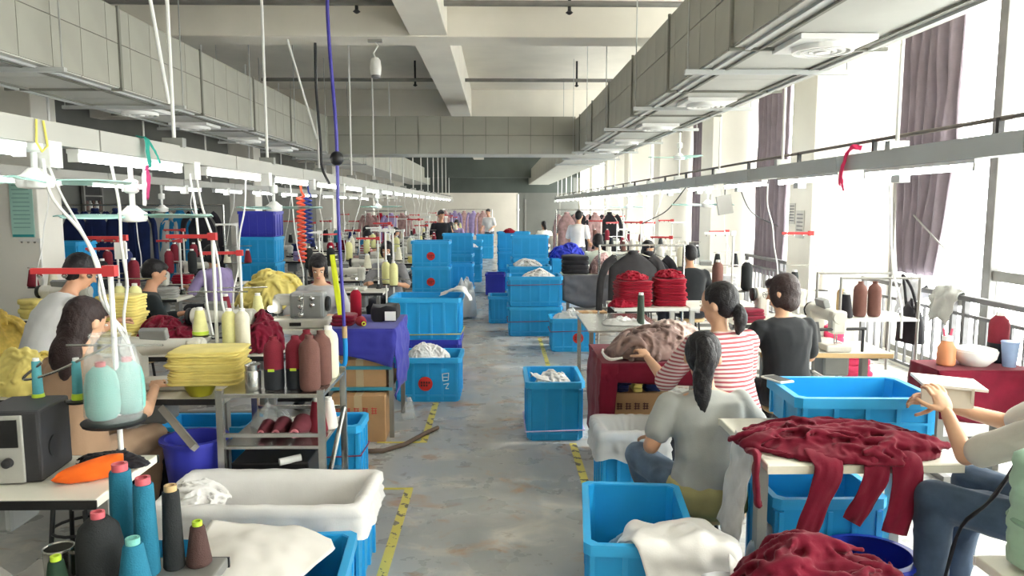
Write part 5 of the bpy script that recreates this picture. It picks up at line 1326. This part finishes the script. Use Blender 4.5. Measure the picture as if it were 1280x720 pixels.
person('woman with long dark hair in a tan top sewing at the left', loc, yw, .47, .2, (R(-12), .3), fabric('tan_top', '#a98a70', .06), fabric('tan_trousers', '#a78c74', .06), 'long', hair_b, skin2, True, vox=.012, sleeve=.7, hs=1.1)
stool('wooden stool under the woman in tan', (-2.22, 3.78, 0), .455)

# ================================================================== LEFT MIDDLE
sewing_table('sewing table with maroon fabric in front of the bending man', (-2.32, 5.58, 0), 0, 1.36, .54, .76)
sewing_machine('cream sewing machine beside the maroon folded fabric', (-2.1, 5.62, .762), R(180), lamp_on=False)
heap('maroon_fabric', 'maroon fabric pile behind the pale yellow cones', 'cloth', (-2.5, 5.55, .762), .26, .2, .3, maroon_f, 90, .3, fold=.35)
heap('maroon_fabric', 'loose maroon fabric beside the overlock table', 'cloth', (-1.82, 5.58, .762), .2, .2, .3, maroon_f, 91, fold=.4)
folded_stack('yellow_fabric_pile', 'tall pile of pale yellow fabric behind the dark-haired woman', 'cloth', (-2.83, 5.55, .762), .29, .26, .42, 19, yellow_f, R(3), 6)
thread_stand('thread stand with thick white pole above the maroon pile', (-2.02, 5.8, .762), R(8), .72, .32, arms=((.12, .2), (-.12, .2)))
thread_cone('pale cone on the thick white stand', (-1.9, 5.82, .97), py, 'cone'); thread_cone('maroon cone on the thick white stand', (-2.14, 5.78, .97), my, 'cone')
thread_stand('thread stand with white card and pale cones near the man in black', (-2.9, 5.78, .762), 0, .84, .3, arms=((.06, .2), (-.06, .2), (-.17, .2)))
O('stand_card', MB().box((-.02, -.02, .74), (.09, .02, .13)), white_plastic, bpy.data.objects[[o.name for o in bpy.data.objects if o.get('label', '').startswith('thread stand with white card')][0]], smooth=False)
thread_cone('big pale yellow cone on the white card stand', (-2.84, 5.78, .97), py, 'king', s=.95); thread_cone('second big pale yellow cone on the white card stand', (-2.96, 5.78, .97), py, 'king', s=.95)
thread_cone('small cream cone hanging off the white card stand', (-3.07, 5.78, .97), M('cream_yarn', '#ddd8c2'), 'cone', s=.8)
loc = (-3.12, 5.0, 0); yw = R(-42)
person('man in white shirt bending over his work behind the yellow fabric', loc, yw, .68, .34, (R(-5), .35), fabric('white_shirt', '#d5d6d8', .05), trouser_dark, 'short', hair_m, skin, False, vox=.014, sleeve=.85, bend=.2, legs=[((-.12, .3, .55), (-.12, .2, .09)), ((.12, .3, .55), (.12, .2, .09))], hs=1.08)
stool('wooden stool under the bending man in white', (-3.12, 5.0, 0), .665)
loc = (-3.3, 6.75, 0); yw = R(-55)
person('man in black jacket sewing by the navy garments', loc, yw, .47, .25, (R(-10), .3), fabric('black_green', '#22282a', .1), trouser_dark, 'short', hair_m, skin, False, vox=.016, sleeve=1.7)
stool('wooden stool under the man in black jacket', (-3.3, 6.75, 0), .455)
heap('yellow_fabric', 'yellow patterned fabric heap beside the white column', 'cloth', (-3.75, 5.5, .762), .3, .24, .36, fabric('ochre_cloth', '#d9bd62', .3, 14), 93, fold=.6)
sewing_table('sewing table under the yellow patterned heap', (-4.0, 5.55, 0), 0, 1.1, .55, .76)
# overlock table and operator
sewing_table('white table carrying the grey overlock machine', (-1.82, 6.6, 0), 0, .84, .56, .78, edge=white_plastic)
overlock('grey overlock machine with lit lamp in front of the bowed worker', (-1.75, 6.5, .782), R(3))
loc = (-1.7, 7.1, 0)
person('worker in grey shirt bowing over the overlock machine', loc, PI, .5, .14, (.25, .45), fabric('light_grey_shirt', '#b4b3b6', .05), trouser_dark, 'bob', hair_m, skin2, True, vox=.014, sleeve=.8)
stool('wooden stool under the overlock worker', loc, .485)
sewing_table('sewing table under the big yellow heap', (-2.5, 8.0, 0), 0, 1.0, .56, .76)
heap('yellow_fabric', 'big crumpled heap of yellow fabric on the table behind the overlock', 'cloth', (-2.42, 7.98, .762), .42, .28, .46, yellow_f, 95, fold=.5, nr=30, nt=80, freq=4)
# violet table with cartons
vt = thing('violet_table', 'table draped with violet cloth above cardboard boxes', 'table', (-1.09, 6.12, 0))
O('table_top', MB().box((0, 0, .865), (.54, .76, .03)), table_top_m, vt, smooth=False)
for x in (-.24, .24):
    for y in (-.35, .35): O('leg', boxm((.035, .035, .85)), frame_grey, vt, (x, y, .425))
for z in (.4, .57): O('shelf_rail', MB().box((0, -.36, z), (.5, .025, .025)), M('teal_rail', '#3c8fa8', .4), vt, smooth=False)
O('shelf_board', MB().box((0, 0, .4), (.48, .7, .014)), carton, vt, smooth=False)
vc = thing('violet_tablecloth', 'violet blue cloth hanging down the side of the table', 'tablecloth', (0, 0, 0))
O('top_cloth', MB().box2((-1.37, 5.735, .882), (-.81, 6.5, .888)), purple_f, vc, smooth=False)
sheet('front_drape', [[(-1.37, 5.735, .886), (-1.1, 5.735, .886), (-.81, 5.735, .886)], [(-1.37, 5.715, .78), (-1.1, 5.71, .76), (-.81, 5.715, .74)], [(-1.36, 5.72, .69), (-1.1, 5.705, .66), (-.83, 5.71, .58)]], purple_f, 22, 12, .014, 7, 3, parent=vc)
sheet('side_drape', [[(-.81, 5.735, .886), (-.81, 6.1, .886), (-.81, 6.5, .886)], [(-.8, 5.73, .6), (-.795, 6.1, .62), (-.8, 6.5, .6)], [(-.82, 5.8, .3), (-.8, 6.1, .36), (-.81, 6.45, .3)]], purple_f, 20, 16, .02, 6, 4, parent=vc)
box_open('upper brown carton on the shelf of the violet table', (-1.1, 5.98, .41), .42, .42, .22, 0, flaps=False)
box_open('lower brown carton with red lettering on the floor', (-1.1, 5.8, 0), .42, .32, .37, R(2), marks=(M('red_ink', '#b8493a', .7, 0, 0), 1, 5, .055), flaps=False)
bbag = thing('black_bag', 'black fabric block with white tag on the violet table', 'bag', (-.95, 6.2, .89)); O('bag_body', fold_layer(.22, .28, .12, 4), black_f, bbag, ang=60); O('white_tag', MB().box((.06, -.15, .05), (.09, .006, .075)), white_plastic, bbag, smooth=False)
thread_cone('dark red tall thread cone on the violet table', (-1.22, 6.3, .89), red_f, 'king', s=.9)
folded_stack('maroon_fabric_pile', 'small maroon block on the violet table edge', 'cloth', (-1.25, 5.95, .89), .18, .2, .08, 3, maroon_f, 0, 3)
thread_cone('yellow centred red thread reel lying on the violet table', (-1.1, 5.86, .93), red_f, 'cone', s=.8, core=lime, tilt=(R(90), 0, R(20)))
heap('plastic_bag', 'clear plastic scrap hanging by the violet table foot', 'plastic bag', (-.78, 6.3, 0), .06, .1, .2, film, 97, fold=.5)
# air hose with blow gun
ah = thing('air_hose', 'violet coiled air hose hanging with a blue blow gun', 'air hose', (0, 0, 0))
O('hose', MB().tube(spline([(-1.3, 5.3, 3.62), (-1.33, 5.4, 3.42), (-1.26, 5.5, 3.36), (-1.2, 5.55, 3.6), (-1.22, 5.57, 3.95), (-1.235, 5.58, 3.2), (-1.2, 5.6, 2.4), (-1.2, 5.6, 1.8), (-1.185, 5.6, 1.2), (-1.175, 5.6, .86)], 60), .013, 8), hose_m, ah)
O('ceiling_hook', MB().cyl((-1.22, 5.57, 3.9), (-1.22, 5.57, 4.3), .008), dark_metal, ah)
O('hose_float', MB().ell((-1.2, 5.6, 2.2), (.052, .052, .055)), black_plastic, ah)
O('blow_gun', MB().tube(spline([(-1.175, 5.6, .88), (-1.172, 5.6, .75), (-1.18, 5.6, .64), (-1.22, 5.6, .62), (-1.25, 5.6, .68), (-1.255, 5.6, .78)], 18), .018, 10), M('gun_blue', '#1f8fd6', .35), ah)
O('gun_collar', MB().cyl((-1.175, 5.6, .84), (-1.175, 5.6, .93), .02), wood_edge, ah)
yt = tag(strip('yellow_measuring_strip', [(-1.32, 5.9, 1.46), (-1.3, 5.9, 1.25), (-1.27, 5.9, 1.0), (-1.26, 5.9, .9)], (1, 0, 0), [.02, .024, .02], .003, M('neon_yellow', '#e2ec2e', .5)), 'bright yellow plastic strip hanging beside the air hose', 'strip')
# coil hose orange
cp = []
for k in range(15 * 10): a = 2 * PI * k / 10; cp.append((-2.1 + .04 * math.cos(a), 7.95 + .04 * math.sin(a), 1.95 - k * .0047))
tag(O('coil_hose', MB().tube([(-2.1, 7.95, 2.14), (-2.09, 7.95, 2.0)] + cp, .011, 6), M('orange_hose', '#e2553a', .4)), 'orange coiled air hose hanging in front of blue crates', 'air hose')
cp = [(x, y + .3, z) for x, y, z in cp[:110]]
tag(O('coil_hose', MB().tube([(-2.1, 8.25, 2.14), (-2.09, 8.25, 2.0)] + cp, .01, 6), M('dark_blue_hose', '#2a3a8c', .4)), 'dark blue coiled air hose beside the orange one', 'air hose')
# left crates
crate('blue crate with red sticker and white cloth bundles at the aisle', (-.66, 7.06, 0), .61, .47, .42, R(-1), disc=-.02, scribble=True)
heap('white_cloth', 'white cloth bundles heaped in the stickered aisle crate', 'cloth', (-.68, 7.04, .3), .25, .18, .24, white_f, 101, fold=.5)
heap('white_cloth', 'round white bundle on top of the stickered aisle crate', 'cloth', (-.72, 6.98, .4), .14, .11, .15, white_f, 102, fold=.3)
crate('ultramarine crate supporting the wide ribbed crate', (-.76, 7.92, 0), .72, .52, .44, 0, mat=tub_blue)
crate('wide ribbed blue crate with yellow strap and white cloth', (-.76, 7.92, .445), .74, .54, .44, R(-1), strap=M('yellow_strap', '#d9c24a', .5), z_strap=.12, ribs=(5, 3))
oc = sheet('white_cloth', [[(-.62, 7.75, .9), (-.5, 7.7, .95), (-.38, 7.66, .97), (-.3, 7.64, .86)], [(-.6, 7.9, .91), (-.48, 7.88, .96), (-.36, 7.86, .98), (-.27, 7.84, .84)], [(-.58, 8.05, .9), (-.48, 8.05, .94), (-.38, 8.04, .95), (-.29, 8.02, .84)]], white_f, 18, 14, .02, 9, 3)
tag(oc, 'white cloth spilling over the wide ribbed crate', 'cloth')
LC = [(-1.1, 12.3, 3, .62, 'blue crate with red sticker in the tall left aisle stack', True), (-.68, 12.95, 2, .5, 'blue crate behind the tall left aisle stack', False), (-.82, 15.4, 3, .62, 'blue crate in the stack near the far garments', False), (-.7, 18.0, 2, .62, 'blue crate in the low stack far down the left aisle', False), (-.75, 21.5, 2, .62, 'blue crate in the farthest left aisle stack', False), (-.45, 26.0, 2, .6, 'blue crate in the stack at the aisle end', False)]
for x, y, n, L_, l, d in LC:
    for k in range(n): crate(l, (x, y, k * .425), L_, .46, .42, random.uniform(-.04, .04), group='stacked crates along the aisle', disc=d)
heap('white_sack', 'white plastic sack slumped beside the tall left stack', 'sack', (-.56, 12.1, 0), .22, .22, .66, film_d, 103, fold=.25, power=5)
heap('white_cloth', 'white cloth on the low stack far down the left aisle', 'cloth', (-.7, 18.0, .83), .22, .16, .14, white_f, 104)

# ================================================================== SEWING ROWS
yarn_names = ['maroon', 'pale yellow', 'cream', 'petrol blue', 'lilac', 'white', 'navy', 'red', 'black', 'brown']
yarns = [my, py, M('cream_yarn', '#ddd8c2'), petrol, M('lilac_yarn', '#8f83b8', .85, 0, .06, 30, .3, 200), M('white_yarn', '#e3dfd8'), M('navy_yarn', '#2a3466', .85, 0, .06, 30, .3, 200), red_f, blk_y, brown_y]
PICK = {'a': [0, 1, 1, 2, 2, 5, 7, 0, 8], 'b': [4, 6, 0, 2, 5, 3, 8], 'c': [8, 9, 5, 2, 0, 8, 5]}
bundle_names = ['maroon', 'yellow', 'lilac', 'white', 'grey', 'navy', 'dusty pink', 'red']
bundles = [maroon_f, yellow_f, lilac_f, white_f2, grey_f, navy_f, pink_f, red_f]
def stand_cones(label, grp, sx, sy, rz, z, m1, m2, kind='cone'):
    for s, m_ in ((1, m1), (-1, m2)):
        thread_cone(yarn_names[m_] + label, (sx + s * .14 * math.cos(rz), sy + s * .14 * math.sin(rz), z), yarns[m_], kind, group=yarn_names[m_] + grp)
def fill_row(xs, ys, row, skip=()):
    g1 = {'a': 'in the left row beyond the yellow heap', 'b': 'in the row beside the white columns', 'c': 'in the row along the windows'}[row]
    for k, y in enumerate(ys):
        x = xs + random.uniform(-.08, .08)
        sewing_table('cream sewing table ' + g1, (x, y, 0), 0, 1.0, .54, .76, group='sewing tables ' + g1)
        sewing_machine('cream sewing machine ' + g1, (x + random.uniform(-.1, .1), y - .02, .762), PI, group='sewing machines ' + g1, lamp_on=(k % 2 == 0))
        for q in range(2):
            sx = x + (-.38, .38)[q]; rz = random.uniform(-.5, .5); h = random.choice((.66, .74, .82)); red = (k + q) % 3
            thread_stand('thread stand with %s bar ' % ('red' if red else 'white') + g1, (sx, y + .18, .762), rz, h, .3, arms=((.14, .26), (-.14, .26)), group=('red' if red else 'white') + ' barred thread stands ' + g1, bar_m=red_plastic if red else white_plastic)
            c1, c2 = random.choice(PICK[row]), random.choice(PICK[row])
            stand_cones(' thread cone on a stand ' + g1, ' thread cones ' + g1, sx, y + .18, rz, 1.032, c1, c2, random.choice(('cone', 'king', 'cone')))
        bi = (k * 3 + (row == 'b')) % 8; bm_ = bundles[bi]
        folded_stack('fabric_pile', 'folded %s fabric pile on a table ' % bundle_names[bi] + g1, 'cloth', (x + (.32 if k % 2 else -.3), y - .1, .762), .24, .2, random.choice((.12, .18, .24)), 4, bm_, random.uniform(-.3, .3), k, group=bundle_names[bi] + ' fabric piles ' + g1)
fill_row(-1.95, [9.5, 11.0, 12.6, 14.2, 15.8, 17.5, 19.2, 21.0, 23.0, 25.0, 27.0], 'a')
fill_row(-4.2, [7.3, 8.9, 10.5, 14.8, 16.5, 18.3, 20.2, 22.5], 'b')
fill_row(2.75, [6.95, 9.75, 11.6, 13.2, 14.9, 16.6, 18.4, 20.4, 22.5, 25.0], 'c')
# extra cones on the near parts of the left row
for x, y, m_, l in ((-1.26, 8.9, py, 'tall pale yellow cone beside the wide ribbed crate'), (-1.38, 9.1, py, 'tall pale yellow cone behind its neighbour near the ribbed crate')):
    ts_ = thread_stand('single thread stand for the ' + l[:22] + (' in front' if x > -1.3 else ' behind'), (x, y, 0), 0, 1.55, .2, arms=((.0, .88),), bar_m=white_plastic)
    thread_cone(l, (x, y, .89), m_, 'king', s=1.0)

# ---- workers further back
W_ = [
 ('woman in red and white striped top far down the left row', (-2.75, 15.0, 0), R(-70), striped('wide_red_stripes', '#e8e0dd', '#b52f45', 22, 2, .85, 0, .5), 'short', False),
 ('worker in beige top seated next to the striped woman', (-2.45, 16.8, 0), R(-60), fabric('beige_top', '#b8a797'), 'short', False),
 ('worker in grey jacket seated by the cream tables', (-1.5, 10.3, 0), R(170), fabric('soft_grey', '#8b8a8e'), 'bob', False),
 ('worker in blue shirt seated near the far pillars', (-3.3, 18.0, 0), R(-80), fabric('sky_shirt', '#3f94c8'), 'short', False),
 ('woman in black vest standing far down the left row', (-1.42, 18.4, 0), R(200), black_f, 'short', True),
 ('worker in charcoal sweater seated beside the far crates', (-1.35, 22.2, 0), R(160), charcoal_f, 'bob', False),
 ('worker in purple top seated at the end of the left row', (-1.4, 26.2, 0), R(160), lilac_f, 'bob', False),
 ('man in black t-shirt seated beside the red fabric pile', (2.42, 9.05, 0), R(4), fabric('black_tshirt', '#26282b'), 'short', False),
 ('worker facing the aisle behind the red piles', (2.12, 10.5, 0), R(185), pink_f, 'bob', False),
 ('worker in pale green top seated past the black fabric', (1.78, 12.75, 0), R(10), fabric('pale_sage', '#c3c8bb'), 'bob', False),
 ('person in white shirt standing near the far fans', (1.78, 16.4, 0), R(-30), fabric('bright_white_shirt', '#ece6e4', .03), 'short', True),
 ('worker in cream top seated behind the tall crate stack', (1.55, 19.4, 0), R(0), fabric('cream_top', '#d8d0c0'), 'bob', False),
 ('worker in white top seated at the far right end', (1.5, 23.4, 0), R(10), fabric('offwhite_top', '#dcd9d2'), 'low_pony', False),
 ('woman in lilac top seated in the row by the columns', (-3.5, 9.3, 0), R(60), lilac_f, 'bob', False),
 ('worker in white t-shirt at the end of the aisle', (-.3, 27.0, 0), R(150), white_f, 'short', True),
]
for l, loc, yw, m_, hr, stnd in W_:
    person(l, loc, yw, .47, .12 if stnd else .22, (R(6), .2), m_, trouser_dark if not stnd else fabric('slate_trousers', '#5d5f66'), hr, hair_m, skin, False, vox=.02, stand=stnd, sleeve=.85, wr=.004,
           arms=[((-.25, .02, 1.12), (-.2, .22, 1.02)), ((.25, .02, 1.12), (.2, .22, 1.02))] if stnd else None)
    if not stnd: stool('plain stool under a ' + l.split(' seated')[0].split(' far down')[0].replace('worker', 'worker'), loc, .455)
# ---- garments and racks at the back left
def rack(label, loc, L, h, rz=0):
    t = thing('garment_rack', label, 'garment rack', loc, rz)
    O('bar', MB().cyl((-L / 2, 0, h), (L / 2, 0, h), .014), steel, t)
    for s in (-1, 1):
        O('post', MB().cyl((s * L / 2, 0, 0), (s * L / 2, 0, h), .016), steel, t); O('foot', MB().box((s * L / 2, 0, .02), (.05, .5, .035)), steel, t, smooth=False)
rack('steel rack with navy garments by the left wall', (-5.75, 12.1, 0), 2.6, 1.86)
GM = [(navy_f, 'navy coat hanging in the dense part of the wall rack'), (navy_f, 'navy coat hanging in the dense part of the wall rack'), (navy_f, 'navy coat hanging in the dense part of the wall rack'), (navy_f, 'navy coat hanging in the dense part of the wall rack'), (grey_f, 'grey dress hanging on the wall rack'), (teal_f, 'blue dress hanging on the wall rack'), (black_f, 'black coat hanging at the rack end')]
for k, (m_, l) in enumerate(GM):
    garment(l, (-6.85 + k * .34, 12.1, 1.78), m_, R(random.uniform(-8, 8)), .42, 1.15, True, 'navy coats on the wall rack' if m_ is navy_f else None)
for x, n in ((-6.2, 3), (-6.96, 3)):
    for k in range(n): crate('blue crate stacked by the display case wall', (x, 10.6, k * .45), .72, .5, .44, 0, group='blue crates by the left wall')
for k in range(4): crate(['teal blue crate at the bottom of the column-side stack', 'second teal crate in the column-side stack', 'third teal crate in the column-side stack', 'dark blue crate topping the column-side stack'][k], (-4.1, 12.9, k * .44), .62, .5, .43, 0, mat=tub_blue if k == 3 else None)
rack('steel rack with pink garments far down the left row', (-3.05, 20.2, 0), 1.1, 1.7, 0)
for k in range(4): garment('pink and red garment hanging on the far rack', (-3.5 + k * .3, 20.2, 1.62), (pink_f, red_f, lilac_f)[k % 3], R(random.uniform(-20, 20)), .4, .8, True, 'garments on the far left rack')
rack('steel rack with rose garments near the aisle end', (-1.2, 28.4, 0), 2.0, 1.7, 0)
for k in range(5): garment('rose garment hanging on the rack near the aisle end', (-2.0 + k * .36, 28.4, 1.62), (pink_f, lilac_f)[k % 2], R(random.uniform(-20, 20)), .4, .9, True, 'garments on the aisle end rack')
rack('steel rack with mixed garments in the window row', (2.2, 17.6, 0), 1.6, 1.75, 0)
for k in range(4): garment('pink or black garment on the window row rack', (1.65 + k * .34, 17.6, 1.67), (pink_f, black_f)[k % 2], R(random.uniform(-20, 20)), .4, .9, True, 'garments on the window row rack')

# ================================================================== HANGING CABLES
def drop(x, y, zb, label, seed, mat=None, r=.006, tx=None, grp=None):
    tx = x if tx is None else tx
    pts = [(x, y, 2.06)]
    for i in range(1, 6):
        f = i / 5; pts.append((x + (tx - x) * f + .07 * nz(seed, f * 3, 1), y + .07 * nz(seed, f * 3, 5), 2.06 + (zb - 2.06) * f))
    return cable(label, pts, mat, r, group=grp)
drop(-2.06, 3.42, 1.2, 'thick white cable falling to the wrapped teal cones', 1, None, .008, -1.72)
drop(-2.07, 3.46, 1.25, 'second white cable falling beside the thick one', 2, None, .006, -1.75)
drop(-2.06, 4.02, 1.0, 'white cable dropping to the lit sewing machine', 3, None, .008, -2.0)
drop(-2.06, 5.02, .95, 'white cable dropping through the fan blades', 4, None, .008, -1.95)
drop(-2.05, 5.1, .95, 'white cable dropping beside the thick white stand', 5, None, .008, -1.85)
drop(-2.05, 6.1, .9, 'white cable dropping to the maroon fabric table', 6, None, .007, -2.2)
for k in range(14): drop(-2.05, 7.4 + k * 1.3, 1.0, 'thin white cable dropping from the left trunk to a far table', 10 + k, None, .006, -2.05 + random.uniform(-.3, .3), 'cables of the left trunk')
for k in range(7): drop(-4.36, 5.6 + k * 1.7, 1.0, 'thin white cable dropping from the column-side trunk', 30 + k, None, .006, -4.3 + random.uniform(-.3, .3), 'cables of the column-side trunk')
for k in range(12): drop(2.6, 7.1 + k * 1.5, 1.05, 'thin white cable dropping from the window-side trunk', 50 + k, None, .006, 2.6 + random.uniform(-.3, .3), 'cables of the window-side trunk')
drop(2.6, 4.9, .95, 'white cable dropping to the pale wood table', 71, None, .008, 2.75)
cable('black cable running down beside the trunk rod', [(-2.08, 8.72, 3.72), (-2.09, 8.74, 3.2), (-2.06, 8.75, 2.6), (-2.05, 8.75, 2.3), (-1.97, 8.75, 2.1)], cable_b, .016)
cable('dark wire drooping from the trunk across the bright window', [(2.6, 8.0, 2.1), (2.9, 8.4, 1.78), (3.4, 8.9, 1.6)], cable_b, .007)
cable('dark wire looping down behind the window fan', [(2.6, 10.2, 2.1), (2.45, 10.2, 1.9), (2.3, 10.2, 1.75), (2.0, 10.2, 1.6)], cable_b, .008)
tag(O('curtain_cord', MB().cyl((4.38, 7.7, 1.75), (4.4, 7.15, 1.42), .008, n=6), frame_grey), 'grey cord stretched across the tucked curtain', 'cord')
# back end: pipe and door
t = thing('white_pipe', 'white vertical pipe on the edge of the grey partition', 'pipe', (.98, 35.9, 0)); O('pipe', MB().cyl((0, 0, 0), (0, 0, 2.4), .06), white_plastic, t); O('pipe_collar', MB().cyl((0, 0, 1.6), (0, 0, 1.7), .09), white_plastic, t)
dr = bpy.data.objects.new('door_1', None); COL.objects.link(dr); struct(dr); dr.location = (2.2, 35.98, 0)
O('door_leaf', MB().box((0, 0, 1.05), (1.6, .04, 2.1)), wall_grey, dr, smooth=False)
for s in (-1, 1): O('door_frame', MB().box((s * .84, 0, 1.07), (.08, .06, 2.16)), frame_grey, dr, smooth=False)
O('door_handle', MB().box((.6, -.04, 1.0), (.04, .04, .14)), steel, dr, smooth=False)

crate('light blue crate under the sewing table of the woman in tan', (-1.82, 4.56, 0), .56, .3, .5, 0)
heap('black_cloth', 'shaggy black cloth heap under the table of the woman in tan', 'cloth', (-2.0, 4.22, 0), .24, .14, .56, black_f, 111, fold=.3, power=4)
tag(O('steel_brace', MB().cyl((-1.88, 4.06, .72), (-1.6, 3.8, .58), .026, n=4), fr), 'grey slanted steel brace above the ultramarine tub', 'brace')

# ------------------------------------------------------------------ tidy up the modelling workbench
bpy.data.objects.remove(tmp_o)
bpy.data.scenes.remove(TMP)
bpy.data.batch_remove(USED)
